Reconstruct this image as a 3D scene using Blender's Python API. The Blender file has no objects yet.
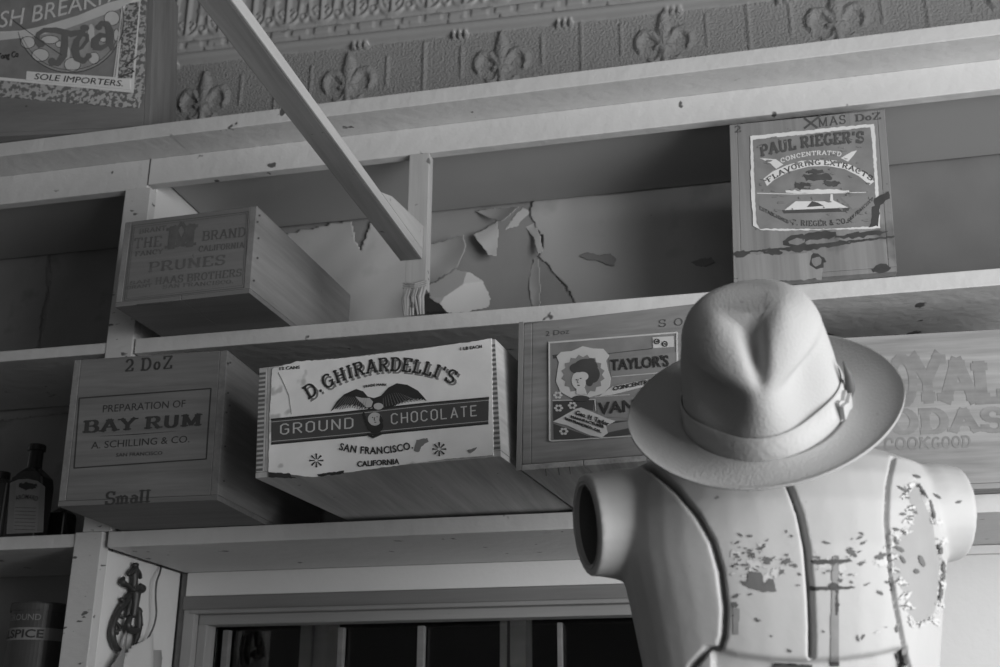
import bpy, bmesh, math, random
import numpy as np
from mathutils import Vector, Matrix
from mathutils.bvhtree import BVHTree
from mathutils.geometry import tessellate_polygon
random.seed(7)
PI = math.pi
C = bpy.context.scene.collection
Z0 = 1.30            # camera height above the floor
D = 1.75             # camera distance from the front of the shelves
F = 1187.0           # focal length in pixels of the 1000 px wide frame

# ---------------------------------------------------------------- camera
_zv = Vector((15, -3233, F)).normalized()
_xv = (-Vector((-5323, 411, F))).normalized()
_xv = (_xv - _zv * _xv.dot(_zv)).normalized()
_yv = _zv.cross(_xv)
if _yv.z < 0: _yv = -_yv
CAM = Vector((0, -D, Z0))
def ray(px, py):
    d = Vector(((px - 500) / F, (py - 333.5) / F, 1))
    return Vector((d.dot(_xv), d.dot(_yv), d.dot(_zv)))
def PY(px, py, y=0.0):
    r = ray(px, py); return CAM + r * ((y + D) / r.y)
def PX(px, py, x):
    r = ray(px, py); return CAM + r * (x / r.x)
def proj(p):
    p = Vector(p) - CAM
    c = _xv * p.x + _yv * p.y + _zv * p.z
    return 500 + F * c.x / c.z, 333.5 + F * c.y / c.z
right = Vector((_xv.x, _yv.x, _zv.x)); down = Vector((_xv.y, _yv.y, _zv.y)); fwd = Vector((_xv.z, _yv.z, _zv.z))
cd = bpy.data.cameras.new('camera'); cam = bpy.data.objects.new('camera', cd); C.objects.link(cam)
M = Matrix.Identity(4)
for i in range(3):
    M[i][0] = right[i]; M[i][1] = -down[i]; M[i][2] = -fwd[i]; M[i][3] = CAM[i]
cam.matrix_world = M
cd.sensor_width = 36; cd.lens = F / 1000 * 36; cd.clip_start = .02
cd.dof.use_dof = True; cd.dof.focus_distance = 1.66; cd.dof.aperture_fstop = 7.0
bpy.context.scene.camera = cam

# ---------------------------------------------------------------- materials
def mat(name, col=.5, rough=.7, spots=0, spot_col=.05, spot_scale=60, var=.12, var_scale=6, bump=.2, bump_scale=80,
        grain=None, grain_amt=.3, grain_scale=40, spec=.3, stretch=(1, 1, 1), second=None, dist=.002):
    m = bpy.data.materials.new(name); m.use_nodes = True
    nt = m.node_tree; N = nt.nodes; L = nt.links; b = N['Principled BSDF']
    def node(t, **k):
        n = N.new(t)
        for a, v in k.items(): setattr(n, a, v)
        return n
    tc = node('ShaderNodeTexCoord')
    mp = node('ShaderNodeMapping'); mp.inputs['Scale'].default_value = stretch
    L.new(tc.outputs['Object'], mp.inputs['Vector'])
    def noise(scale, detail=4, vec=None, dist=0):
        n = node('ShaderNodeTexNoise'); n.inputs['Scale'].default_value = scale; n.inputs['Detail'].default_value = detail
        n.inputs['Distortion'].default_value = dist
        L.new((vec or mp.outputs['Vector']), n.inputs['Vector']); return n.outputs['Fac']
    def math_(op, a, b_=None):
        n = node('ShaderNodeMath', operation=op)
        for i, v in enumerate((a, b_)):
            if v is None: continue
            if isinstance(v, (int, float)): n.inputs[i].default_value = v
            else: L.new(v, n.inputs[i])
        return n.outputs[0]
    n1 = noise(var_scale, 5)
    f = math_('ADD', math_('MULTIPLY', math_('SUBTRACT', n1, .5), var * 2), 1.0)
    h = noise(bump_scale, 3)
    if grain:      # direction the grain runs along
        gm = node('ShaderNodeMapping')
        s = {'x': (.05, 1, 1), 'y': (1, .05, 1), 'z': (1, 1, .05)}[grain]
        gm.inputs['Scale'].default_value = s
        L.new(tc.outputs['Object'], gm.inputs['Vector'])
        g1 = noise(grain_scale, 5, gm.outputs['Vector'], .6)
        g2 = noise(grain_scale * 5, 3, gm.outputs['Vector'])
        g = math_('ADD', math_('MULTIPLY', g1, .7), math_('MULTIPLY', g2, .3))
        f = math_('MULTIPLY', f, math_('ADD', math_('MULTIPLY', math_('SUBTRACT', g, .5), grain_amt * 4), 1.0))
        h = math_('ADD', math_('MULTIPLY', h, .3), g)
    val = math_('MULTIPLY', f, col)
    if second is not None:   # broad second tone in patches of its own
        s = noise(second[1], 4)
        r = node('ShaderNodeMapRange'); r.inputs['From Min'].default_value = second[2]; r.inputs['From Max'].default_value = second[2] + .06
        L.new(s, r.inputs['Value'])
        mx = node('ShaderNodeMix', data_type='FLOAT'); L.new(r.outputs[0], mx.inputs[0]); L.new(val, mx.inputs[2])
        L.new(math_('MULTIPLY', f, second[0]), mx.inputs[3]); val = mx.outputs[0]
    if spots:
        s = noise(spot_scale, 3)
        r = node('ShaderNodeMapRange'); r.inputs['From Min'].default_value = 1 - spots; r.inputs['From Max'].default_value = 1 - spots + .03
        L.new(s, r.inputs['Value'])
        mx = node('ShaderNodeMix', data_type='FLOAT'); L.new(r.outputs[0], mx.inputs[0]); L.new(val, mx.inputs[2])
        mx.inputs[3].default_value = spot_col; val = mx.outputs[0]
    cb = node('ShaderNodeCombineColor')
    for i in range(3): L.new(val, cb.inputs[i])
    L.new(cb.outputs[0], b.inputs['Base Color'])
    b.inputs['Roughness'].default_value = rough
    b.inputs['Specular IOR Level'].default_value = spec
    if bump:
        bn = node('ShaderNodeBump'); bn.inputs['Strength'].default_value = bump; bn.inputs['Distance'].default_value = dist
        L.new(h, bn.inputs['Height']); L.new(bn.outputs[0], b.inputs['Normal'])
    return m
M_ = {}
M_['paint'] = mat('cream_paint', .52, .5, spots=.3, spot_col=.1, spot_scale=26, var=.1, bump=.6, bump_scale=38, dist=.003)
M_['paint_worn'] = mat('worn_cream_paint', .5, .5, spots=.33, spot_col=.12, spot_scale=45, var=.1, bump=.5, bump_scale=60, stretch=(1, 1, 2.2))
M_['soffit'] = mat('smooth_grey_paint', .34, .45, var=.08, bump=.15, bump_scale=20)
M_['plaster'] = mat('grey_plaster', .24, .8, var=.15, bump=.3)
M_['boardwhite'] = mat('white_board_paint', .62, .5, spots=.25, spot_col=.2, spot_scale=16, var=.07, bump=.3)
M_['tin'] = mat('pressed_tin_paint', .33, .42, var=.12, var_scale=5, bump=1.0, bump_scale=210, spec=.4, dist=.005)
M_['tin_smooth'] = mat('pressed_tin_moulding', .36, .35, var=.1, bump=.15, bump_scale=60, spec=.5)
M_['paper'] = mat('old_wall_paper', .44, .85, spots=.25, spot_col=.2, var=.14, var_scale=5, bump=.3, bump_scale=25, second=(.34, 5, .56))
M_['paper_dark'] = mat('under_wall_paper', .27, .85, var=.18, var_scale=7, bump=.3, bump_scale=30)
M_['paper_darker'] = mat('darker_wall_paper', .15, .85, var=.2, var_scale=8, bump=.4, bump_scale=25)  # darker tone for the sheet right of the extracts crate
M_['ink_tea'] = mat('grey_tea_print', .13, .6, var=.2, var_scale=30, bump=0)
M_['medal'] = mat('medallion_print', .27, .6, var=.35, var_scale=60, bump=0)
M_['paper_light'] = mat('curled_paper_back', .52, .85, var=.1, bump=.25, bump_scale=25)
M_['paper_dim'] = mat('brown_wall_paper', .22, .85, var=.2, var_scale=8, bump=.3, bump_scale=25, second=(.17, 8, .55))
M_['beam'] = mat('old_beam_wood', .2, .75, grain='y', grain_amt=.35, spots=.3, spot_col=.08, spot_scale=50)
M_['beam_side'] = mat('lit_beam_wood', .36, .6, grain='y', grain_amt=.15, spots=.3, spot_col=.15, spot_scale=50)  # lit side of the beam put into the colour, paler than its timber
M_['postwood'] = mat('post_painted_wood', .36, .65, grain='z', grain_amt=.25, spots=.32, spot_col=.15, spot_scale=40)
M_['bay'] = mat('bay_crate_wood', .13, .65, grain='x', grain_amt=.28, grain_scale=55, spots=.25, spot_col=.07)
M_['prune'] = mat('prune_crate_wood', .15, .7, grain='x', grain_amt=.18, grain_scale=45, spots=.27, spot_col=.08)
M_['prune_side'] = mat('prune_side_wood', .19, .7, grain='y', grain_amt=.25, grain_scale=40, spots=.25, spot_col=.1)
M_['side'] = mat('crate_side_wood', .15, .7, grain='y', grain_amt=.3, grain_scale=50, spots=.25, spot_col=.08)
M_['ghside'] = mat('chocolate_crate_wood', .38, .7, grain='y', grain_amt=.28, grain_scale=50, spots=.28, spot_col=.1)
M_['endgrain'] = mat('crate_end_grain', .12, .8, grain='x', grain_amt=.3, grain_scale=90)
M_['taylor'] = mat('vanilla_crate_wood', .2, .6, grain='x', grain_amt=.5, grain_scale=32, spots=.22, spot_col=.08)
M_['taylor_bottom'] = mat('vanilla_crate_bottom_wood', .28, .6, grain='y', grain_amt=.5, grain_scale=45)
M_['rieger'] = mat('extract_crate_wood', .19, .65, grain='z', grain_amt=.28, grain_scale=45, spots=.3, spot_col=.1, second=(.11, 9, .6))
M_['royal'] = mat('soda_crate_wood', .26, .7, grain='x', grain_amt=.42, grain_scale=38)
M_['teawood'] = mat('tea_chest_wood', .15, .65, grain='x', grain_amt=.2, spots=.27, spot_col=.06)
M_['teaside'] = mat('tea_chest_side_wood', .14, .7, grain='z', grain_amt=.35)
M_['ink'] = mat('black_ink', .035, .6, var=.3, var_scale=60, bump=0)
M_['ink_faded'] = mat('faded_ink', .07, .7, var=.5, var_scale=50, bump=0)
M_['ink_prune'] = mat('prune_faded_ink', .1, .7, var=.4, var_scale=60, bump=0)
M_['ink_royal'] = mat('faded_red_ink', .2, .7, var=.25, var_scale=60, bump=0, grain='x', grain_amt=.35)
M_['ink_grey'] = mat('grey_print', .2, .6, var=.2, bump=0)
M_['lab_cream'] = mat('chocolate_label_paper', .78, .45, spots=.36, spot_col=.5, spot_scale=16, var=.22, var_scale=18, bump=.25, bump_scale=40)
M_['band'] = mat('dark_label_band', .075, .5, var=.25, var_scale=30, bump=0)
M_['lab_mid'] = mat('mid_grey_label_print', .19, .5, var=.35, var_scale=35, bump=.1)
M_['lab_light'] = mat('pale_label_print', .48, .5, var=.2, var_scale=30, bump=.1)
M_['lab_white'] = mat('white_label_paper', .6, .5, var=.12, var_scale=30, bump=.1, spots=.28, spot_col=.3, spot_scale=50)
M_['lab_dark'] = mat('dark_label_print', .06, .5, var=.3, var_scale=40, bump=0)
M_['orn'] = mat('mottled_label_border', .36, .6, spots=.52, spot_col=.1, spot_scale=190, var=.2, bump=.1)
M_['orn2'] = mat('worn_label_border', .36, .7, spots=.5, spot_col=.13, spot_scale=130, var=.3, bump=.1)
M_['stain'] = mat('water_stain', .05, .6, var=.5, var_scale=50, bump=.1)
M_['stain2'] = mat('scuffed_pale_wood', .22, .7, grain='z', grain_amt=.3)
M_['iron'] = mat('black_cast_iron', .03, .45, var=.3, bump=.5, bump_scale=120, spec=.5)
M_['wire'] = mat('dark_wire', .08, .4, bump=0)
M_['torso'] = mat('worn_mannequin_paint', .41, .46, var=.12, var_scale=7, bump=.25, bump_scale=55, spots=.25, spot_col=.2, spot_scale=70, spec=.3)
M_['torso_under'] = mat('mannequin_cloth', .42, .8, var=.2, bump=.6, bump_scale=40)
M_['peel'] = mat('bare_mannequin_board', .27, .6, var=.15, var_scale=20, bump=.25)
M_['chip'] = mat('dark_paint_chip', .1, .7, var=.4, var_scale=60, bump=.3)
M_['chip2'] = mat('grey_paint_chip', .11, .7, var=.4, var_scale=60, bump=.3)
M_['chip_light'] = mat('pale_paint_chip', .48, .6, var=.1, var_scale=60, bump=.3)
M_['rust'] = mat('rust_streak', .22, .5, var=.3, var_scale=40, bump=0)
M_['hollow'] = mat('hollow_inside', .1, .8, var=.3, bump=.4)
M_['felt'] = mat('grey_hat_felt', .39, .88, var=.09, var_scale=14, bump=.35, bump_scale=380, spec=.15, spots=.24, spot_col=.22, spot_scale=45)
M_['hatband'] = mat('pale_hat_ribbon', .42, .7, var=.12, var_scale=25, bump=.4, bump_scale=200, spec=.2)
M_['feather'] = mat('dark_hat_bow', .1, .6, var=.3, bump=.3)
M_['glassb'] = mat('dark_bottle_glass', .02, .12, var=.1, bump=0, spec=.6)
M_['blabel'] = mat('bottle_paper_label', .24, .7, var=.25, var_scale=40, bump=0)
M_['tinp'] = mat('spice_tin_paint', .06, .4, var=.3, var_scale=30, bump=.1)
M_['tinl'] = mat('spice_tin_pale_band', .2, .5, var=.2, bump=0)
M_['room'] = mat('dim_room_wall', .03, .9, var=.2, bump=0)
M_['frame_dark'] = mat('dark_window_wood', .16, .55, grain='x', grain_amt=.2)
M_['frame'] = mat('window_frame_paint', .24, .5, grain='x', grain_amt=.12, spots=.27, spot_col=.15)
M_['framev'] = mat('window_jamb_paint', .28, .5, grain='z', grain_amt=.12, spots=.27, spot_col=.15)
M_['floor'] = mat('floor_boards', .1, .6, grain='y', grain_amt=.3)
def glass():
    m = bpy.data.materials.new('window_glass'); m.use_nodes = True
    b = m.node_tree.nodes['Principled BSDF']
    b.inputs['Transmission Weight'].default_value = 1; b.inputs['Roughness'].default_value = .02
    b.inputs['Base Color'].default_value = (.9, .9, .9, 1); b.inputs['IOR'].default_value = 1.45
    return m
M_['glass'] = glass()

# ---------------------------------------------------------------- object helpers
def new_obj(name, me, m, parent=None, smooth=False):
    mats = m if isinstance(m, (list, tuple)) else [m]
    for k in mats: me.materials.append(M_[k] if isinstance(k, str) else k)
    o = bpy.data.objects.new(name, me); C.objects.link(o)
    if parent is not None:
        o.parent = parent
        me.transform(Matrix.Translation(-Vector(parent.get('_o', (0, 0, 0)))))
        o['_o'] = tuple(parent.get('_o', (0, 0, 0)))
    else:
        n = len(me.vertices)
        if n:
            co = np.empty(n * 3); me.vertices.foreach_get('co', co); co = co.reshape(-1, 3)
            b = Vector(((co[:, 0].min() + co[:, 0].max()) / 2, (co[:, 1].min() + co[:, 1].max()) / 2, co[:, 2].min()))
            me.transform(Matrix.Translation(-b)); o.location = b; o['_o'] = tuple(b)
    if smooth: me.polygons.foreach_set('use_smooth', [True] * len(me.polygons))
    me.update()
    return o
def thing(name, label, cat, loc, group=None):
    o = bpy.data.objects.new(name, None); C.objects.link(o); o.location = loc; o['_o'] = tuple(loc)
    o.empty_display_size = .05
    o['label'] = label; o['category'] = cat
    if group: o['group'] = group
    return o
def tag(o, label, cat, group=None):
    o['label'] = label; o['category'] = cat
    if group: o['group'] = group
    return o
def struct(name, m, verts, faces, **k):
    me = bpy.data.meshes.new(name); me.from_pydata(verts, [], faces); o = new_obj(name, me, m, **k); o['kind'] = 'structure'; return o
class MB:
    def __init__(s): s.v = []; s.f = []; s.mi = []
    def add(s, v, f, mi=0):
        n = len(s.v); s.v += [tuple(p) for p in v]; s.f += [tuple(i + n for i in q) for q in f]; s.mi += [mi] * len(f)
    def box(s, x0, x1, y0, y1, z0, z1, mi=0):
        v = [(x, y, z) for z in (z0, z1) for y in (y0, y1) for x in (x0, x1)]
        s.add(v, [(0, 2, 3, 1), (4, 5, 7, 6), (0, 1, 5, 4), (2, 6, 7, 3), (0, 4, 6, 2), (1, 3, 7, 5)], mi)
    def obox(s, O, u, v, w, a, b, c, mi=0):      # oriented box, ranges a,b,c along u,v,w
        P = [O + u * i + v * j + w * k for k in c for j in b for i in a]
        f = [(0, 2, 3, 1), (4, 5, 7, 6), (0, 1, 5, 4), (2, 6, 7, 3), (0, 4, 6, 2), (1, 3, 7, 5)]
        if u.cross(v).dot(w) < 0: f = [q[::-1] for q in f]
        s.add(P, f, mi)
    def tube(s, pts, r, seg=8, mi=0, sm=0):
        pts = [Vector(p) for p in pts]; R = list(r) if isinstance(r, (list, tuple)) else [r] * len(pts)
        if sm and len(pts) > 2:
            q = [pts[0] * 2 - pts[1]] + pts + [pts[-1] * 2 - pts[-2]]; P2 = []; R2 = []
            for i in range(len(pts) - 1):
                a, b, c, d = q[i:i + 4]
                for k in range(sm):
                    t = k / sm
                    P2.append(.5 * ((2 * b) + (c - a) * t + (2 * a - 5 * b + 4 * c - d) * t * t + (-a + 3 * b - 3 * c + d) * t ** 3)); R2.append(R[i] + (R[i + 1] - R[i]) * t)
            pts = P2 + [pts[-1]]; R = R2 + [R[-1]]
        rings = []; up = Vector((.3, .2, .93))
        for i, p in enumerate(pts):
            t = (pts[min(i + 1, len(pts) - 1)] - pts[max(i - 1, 0)]).normalized()
            a = t.cross(up).normalized() if abs(t.dot(up)) < .98 else t.cross(Vector((1, 0, 0))).normalized()
            b = t.cross(a)
            rings.append([p + (a * math.cos(q) + b * math.sin(q)) * R[i] for q in [2 * PI * k / seg for k in range(seg)]])
        v = [q for rg in rings for q in rg]; f = []
        for i in range(len(pts) - 1):
            for k in range(seg):
                f.append((i * seg + k, i * seg + (k + 1) % seg, (i + 1) * seg + (k + 1) % seg, (i + 1) * seg + k))
        f.append(tuple(range(seg))[::-1]); f.append(tuple((len(pts) - 1) * seg + k for k in range(seg)))
        s.add(v, f, mi)
    def loft(s, rings, mi=0, cap=True):
        n = len(rings[0]); v = [q for r in rings for q in r]; f = []
        for i in range(len(rings) - 1):
            for k in range(n): f.append((i * n + k, i * n + (k + 1) % n, (i + 1) * n + (k + 1) % n, (i + 1) * n + k))
        if cap: f.append(tuple(range(n))[::-1]); f.append(tuple((len(rings) - 1) * n + k for k in range(n)))
        s.add(v, f, mi)
    def build(s, name, m, parent=None, smooth=False, bevel=0, kind=None):
        me = bpy.data.meshes.new(name); me.from_pydata([tuple(p) for p in s.v], [], s.f)
        if bevel:
            bm = bmesh.new(); bm.from_mesh(me)
            bmesh.ops.bevel(bm, geom=[e for e in bm.edges if e.calc_face_angle(0) > .6], offset=bevel, segments=2, affect='EDGES', profile=.6)
            bm.to_mesh(me); bm.free()
        elif any(s.mi): me.polygons.foreach_set('material_index', s.mi)
        o = new_obj(name, me, m, parent, smooth)
        if kind: o['kind'] = kind
        return o

# ---------------------------------------------------------------- flat work: printing, labels, paper
class Face:
    """a plane of a real thing: every print on it is laid on that plane"""
    def __init__(s, O, u, v, n): s.O = Vector(O); s.u = Vector(u).normalized(); s.v = Vector(v).normalized(); s.n = Vector(n).normalized()
    def at(s, px, py, off=0.0):
        r = ray(px, py); t = (s.O - CAM).dot(s.n) / r.dot(s.n)
        return CAM + r * t + s.n * off
    def up(s, px, py):
        p = s.at(px, py); a = proj(p); b = proj(p + s.v * .02)
        d = Vector((b[0] - a[0], b[1] - a[1])); return d.normalized()
def crop(x0, y0, k): return lambda pts: [(x0 + x / k, y0 + y / k) for x, y in pts]
def arc(cx, cy, rx, ry, a0, a1, n=14):
    return [(cx + rx * math.cos(math.radians(a0 + (a1 - a0) * i / n)), cy + ry * math.sin(math.radians(a0 + (a1 - a0) * i / n))) for i in range(n + 1)]
def ell(cx, cy, rx, ry, n=24, rot=0):
    c, s = math.cos(math.radians(rot)), math.sin(math.radians(rot)); o = []
    for i in range(n):
        a = 2 * PI * i / n; x, y = rx * math.cos(a), ry * math.sin(a); o.append((cx + x * c - y * s, cy + x * s + y * c))
    return o
def rag(poly, amp, step=2.0, seed=1):     # ragged torn outline
    rnd = random.Random(seed); o = []
    for i, (x, y) in enumerate(poly):
        x2, y2 = poly[(i + 1) % len(poly)]; L = math.hypot(x2 - x, y2 - y); n = max(1, int(L / step))
        for k in range(n):
            t = k / n; o.append((x + (x2 - x) * t + rnd.uniform(-amp, amp), y + (y2 - y) * t + rnd.uniform(-amp, amp)))
    return o
def ribbon(pts, w, thin=None):            # list of quads; w may be list
    out = []; W = w if isinstance(w, (list, tuple)) else [w] * len(pts)
    for i in range(len(pts) - 1):
        (x0, y0), (x1, y1) = pts[i], pts[i + 1]; L = math.hypot(x1 - x0, y1 - y0) or 1e-6
        nx, ny = -(y1 - y0) / L, (x1 - x0) / L; a = W[i] / 2; b = W[i + 1] / 2; ex, ey = (x1 - x0) / L, (y1 - y0) / L
        q = .35
        out.append([(x0 + nx * a - ex * a * q, y0 + ny * a - ey * a * q), (x1 + nx * b + ex * b * q, y1 + ny * b + ey * b * q),
                    (x1 - nx * b + ex * b * q, y1 - ny * b + ey * b * q), (x0 - nx * a - ex * a * q, y0 - ny * a - ey * a * q)])
    return out
def draw(name, m, parent, face, polys, off=.0006, base=0.0):
    """polys in photo pixels -> thin printed layer on the face (off = its height above the face)"""
    mb = MB()
    for pi_, p in enumerate(polys):
        if len(p) < 3: continue
        dz = off + 5e-6 * (pi_ % 31)
        T = tessellate_polygon([[Vector((x, y, 0)) for x, y in p]])
        V = [face.at(x, y, dz) for x, y in p]
        F_ = []
        for t in T:
            a, b, c = (V[i] for i in t)
            F_.append(t if (b - a).cross(c - a).dot(face.n) > 0 else t[::-1])
        mb.add(V, F_)
        if off > .0012:      # give thicker paper its edge
            W = [face.at(x, y, base) for x, y in p]; n = len(p)
            mb.add(V + W, [(i, (i + 1) % n, (i + 1) % n + n, i + n) for i in range(n)])
    return mb.build(name, m, parent)

# sans lettering from Blender's own font
_gl = {}
def bfont(s, bold=0.0, spacing=1.0):
    k = (s, bold, spacing)
    if k in _gl: return _gl[k]
    cu = bpy.data.curves.new('t', 'FONT'); cu.body = s; cu.offset = bold; cu.resolution_u = 3; cu.space_character = spacing
    ob = bpy.data.objects.new('t', cu); C.objects.link(ob)
    dg = bpy.context.evaluated_depsgraph_get(); me = bpy.data.meshes.new_from_object(ob.evaluated_get(dg))
    V = [(v.co.x, v.co.y) for v in me.vertices]; Fc = [tuple(p.vertices) for p in me.polygons]
    bpy.data.objects.remove(ob); bpy.data.curves.remove(cu); bpy.data.meshes.remove(me)
    x0 = min(v[0] for v in V); x1 = max(v[0] for v in V)
    H = .69
    V = [((x - x0) / (x1 - x0), y / H) for x, y in V]
    _gl[k] = [[V[i] for i in f] for f in Fc]
    return _gl[k]
# slab-serif stroke lettering
def _g():
    G = {}
    G['A'] = (.95, [[(0.08, 0), (.47, 1)], [(.47, 1), (.87, 0)], [(.22, .35), (.72, .35)]])
    G['B'] = (.85, [[(.15, 0), (.15, 1)], [(.0, 1), (.5, 1)] + arc(.5, .76, .22, .24, 90, -90, 8) + [(.15, .52)], [(.5, .52)] + arc(.52, .26, .26, .26, 90, -90, 8) + [(0, 0)]])
    G['C'] = (.85, [arc(.45, .5, .38, .5, 50, 310, 16), [(.72, .62), (.72, .95)]])
    G['D'] = (.9, [[(.17, 0), (.17, 1)], [(.0, 1), (.4, 1)] + arc(.42, .5, .4, .5, 90, -90, 12) + [(0, 0)]])
    G['E'] = (.8, [[(.15, 0), (.15, 1)], [(0, 1), (.7, 1), (.7, .8)], [(.15, .52), (.5, .52)], [(0, 0), (.73, 0), (.73, .22)]])
    G['F'] = (.75, [[(.15, 0), (.15, 1)], [(0, 1), (.7, 1), (.7, .8)], [(.15, .52), (.5, .52)]])
    G['G'] = (.9, [arc(.45, .5, .38, .5, 50, 330, 16), [(.78, .05), (.78, .42)], [(.55, .42), (.9, .42)]])
    G['H'] = (.95, [[(.17, 0), (.17, 1)], [(.75, 0), (.75, 1)], [(.17, .5), (.75, .5)]])
    G['I'] = (.42, [[(.2, 0), (.2, 1)]])
    G['K'] = (.9, [[(.15, 0), (.15, 1)], [(.78, 1), (.2, .45)], [(.35, .6), (.8, 0)]])
    G['L'] = (.75, [[(.15, 0), (.15, 1)], [(0, 0), (.68, 0), (.68, .25)]])
    G['M'] = (1.15, [[(.15, 0), (.15, 1)], [(.15, 1), (.55, .1), (.95, 1)], [(.95, 1), (.95, 0)]])
    G['N'] = (1.0, [[(.15, 0), (.15, 1)], [(.12, 1), (.8, 0)], [(.8, 0), (.8, 1)]])
    G['O'] = (.9, [arc(.44, .5, .37, .5, 0, 360, 20)])
    G['P'] = (.8, [[(.15, 0), (.15, 1)], [(0, 1), (.45, 1)] + arc(.48, .74, .25, .26, 90, -90, 8) + [(.15, .48)]])
    G['R'] = (.9, [[(.15, 0), (.15, 1)], [(0, 1), (.45, 1)] + arc(.48, .75, .24, .25, 90, -90, 8) + [(.15, .5)], [(.45, .5), (.78, 0)]])
    G['S'] = (.8, [arc(.4, .74, .29, .26, 40, 270, 12) + arc(.4, .25, .31, .25, 90, -140, 12)[0:], [(.66, .75), (.66, .98)], [(.1, .02), (.1, .25)]])
    G['T'] = (.85, [[(.4, 0), (.4, 1)], [(.03, .78), (.03, 1), (.77, 1), (.77, .78)]])
    G['U'] = (.9, [[(.15, 1), (.15, .35)] + arc(.44, .32, .29, .32, 180, 360, 10) + [(.73, 1)]])
    G['V'] = (.9, [[(.05, 1), (.43, 0)], [(.43, 0), (.82, 1)]])
    G['X'] = (.9, [[(.05, 0), (.8, 1)], [(.05, 1), (.8, 0)]])
    G['Y'] = (.9, [[(.43, 0), (.43, .45)], [(.05, 1), (.43, .45)], [(.82, 1), (.43, .45)]])
    G['Z'] = (.8, [[(.05, .8), (.05, 1), (.7, 1), (.08, 0), (.72, 0), (.72, .22)]])
    G['2'] = (.75, [arc(.36, .7, .28, .3, 160, -30, 12) + [(.08, .05), (.68, .05)], [(.68, .05), (.7, .25)]])
    G['.'] = (.3, [[(.1, .0), (.1, .12)]])
    G["'"] = (.3, [[(.12, .75), (.14, 1)]])
    G['a'] = (.62, [arc(.27, .2, .2, .2, 0, 360, 14), [(.5, 0), (.5, .5)], [(.1, .55), (.3, .62), (.5, .5)]])
    G['m'] = (.95, [[(.1, 0), (.1, .6)], [(.1, .5), (.28, .62), (.42, .5), (.42, 0)], [(.42, .5), (.6, .62), (.78, .5), (.78, 0)]])
    G['l'] = (.36, [[(.14, 0), (.14, 1)]])
    G['o'] = (.6, [arc(.28, .3, .22, .3, 0, 360, 14)])
    G['z'] = (.55, [[(.05, .6), (.45, .6), (.05, 0), (.48, 0)]])
    G['y'] = (.6, [[(.08, .62), (.28, .1)], [(.5, .62), (.2, -.25)]])
    G['&'] = (.9, [[(.8, 0), (.25, .75)] + arc(.38, .8, .15, .2, 180, -20, 6) + [(.1, .3)] + arc(.35, .22, .25, .22, 170, 360, 8)])
    return G
GL = _g()
def slab(s, thick=.2, thin=.1, serif=.28, track=.12):
    x = 0; polys = []
    for ch in s:
        if ch == ' ': x += .45; continue
        w, st = GL[ch]
        for pl in st:
            for i in range(len(pl) - 1):
                (x0, y0), (x1, y1) = pl[i], pl[i + 1]; L = math.hypot(x1 - x0, y1 - y0)
                if L < 1e-6: continue
                v = abs(y1 - y0) / L; wd = thin + (thick - thin) * v
                polys += ribbon([(x + x0, y0), (x + x1, y1)], wd)
            if serif:
                for (a, b), (c, d) in ((pl[0], pl[1]), (pl[-1], pl[-2])):
                    if len(pl) <= 4 and abs(b - d) > .25 and (abs(b) < .02 or abs(b - 1) < .02 or abs(b - .6) < .02):
                        bb = b + (thin / 2 if b < .5 else -thin / 2)
                        polys.append([(x + a - serif / 2 - thick / 2, bb - thin / 2), (x + a + serif / 2 + thick / 2, bb - thin / 2),
                                      (x + a + serif / 2 + thick / 2, bb + thin / 2), (x + a - serif / 2 - thick / 2, bb + thin / 2)])
        x += w + track
    W = x - track
    return [[(a / W, b) for a, b in p] for p in polys]
def gothic(s, w_=.1, track=.3):
    c = .16
    box = [(c, 0), (.5 - c, 0), (.5, c), (.5, 1 - c), (.5 - c, 1), (c, 1), (0, 1 - c), (0, c), (c, 0)]
    Q = {'O': [box], 'G': [[(.5, 1 - c), (.5 - c, 1), (c, 1), (0, 1 - c), (0, c), (c, 0), (.5 - c, 0), (.5, c), (.5, .48), (.27, .48)]],
         'C': [[(.5, 1 - c), (.5 - c, 1), (c, 1), (0, 1 - c), (0, c), (c, 0), (.5 - c, 0), (.5, c)]],
         'R': [[(0, 0), (0, 1), (.5 - c, 1), (.5, 1 - c), (.5, .62), (.5 - c, .48), (0, .48)], [(.22, .48), (.52, 0)]],
         'U': [[(0, 1), (0, c), (c, 0), (.5 - c, 0), (.5, c), (.5, 1)]], 'N': [[(0, 0), (0, 1), (.5, 0), (.5, 1)]],
         'D': [[(0, 0), (0, 1), (.5 - c, 1), (.5, 1 - c), (.5, c), (.5 - c, 0), (0, 0)]], 'H': [[(0, 0), (0, 1)], [(.5, 0), (.5, 1)], [(0, .5), (.5, .5)]],
         'L': [[(0, 1), (0, 0), (.45, 0)]], 'A': [[(0, 0), (.27, 1), (.54, 0)], [(.1, .32), (.44, .32)]], 'T': [[(0, 1), (.5, 1)], [(.25, 1), (.25, 0)]],
         'E': [[(.46, 1), (0, 1), (0, 0), (.47, 0)], [(0, .52), (.38, .52)]]}
    x = 0; P = []
    for ch in s:
        for pl in Q[ch]: P += ribbon([(x + a, b * (1 - w_) + w_ / 2) for a, b in pl], w_)
        x += .55 + track
    W = x - track
    return [[(a / W, b) for a, b in p] for p in P]
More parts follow.
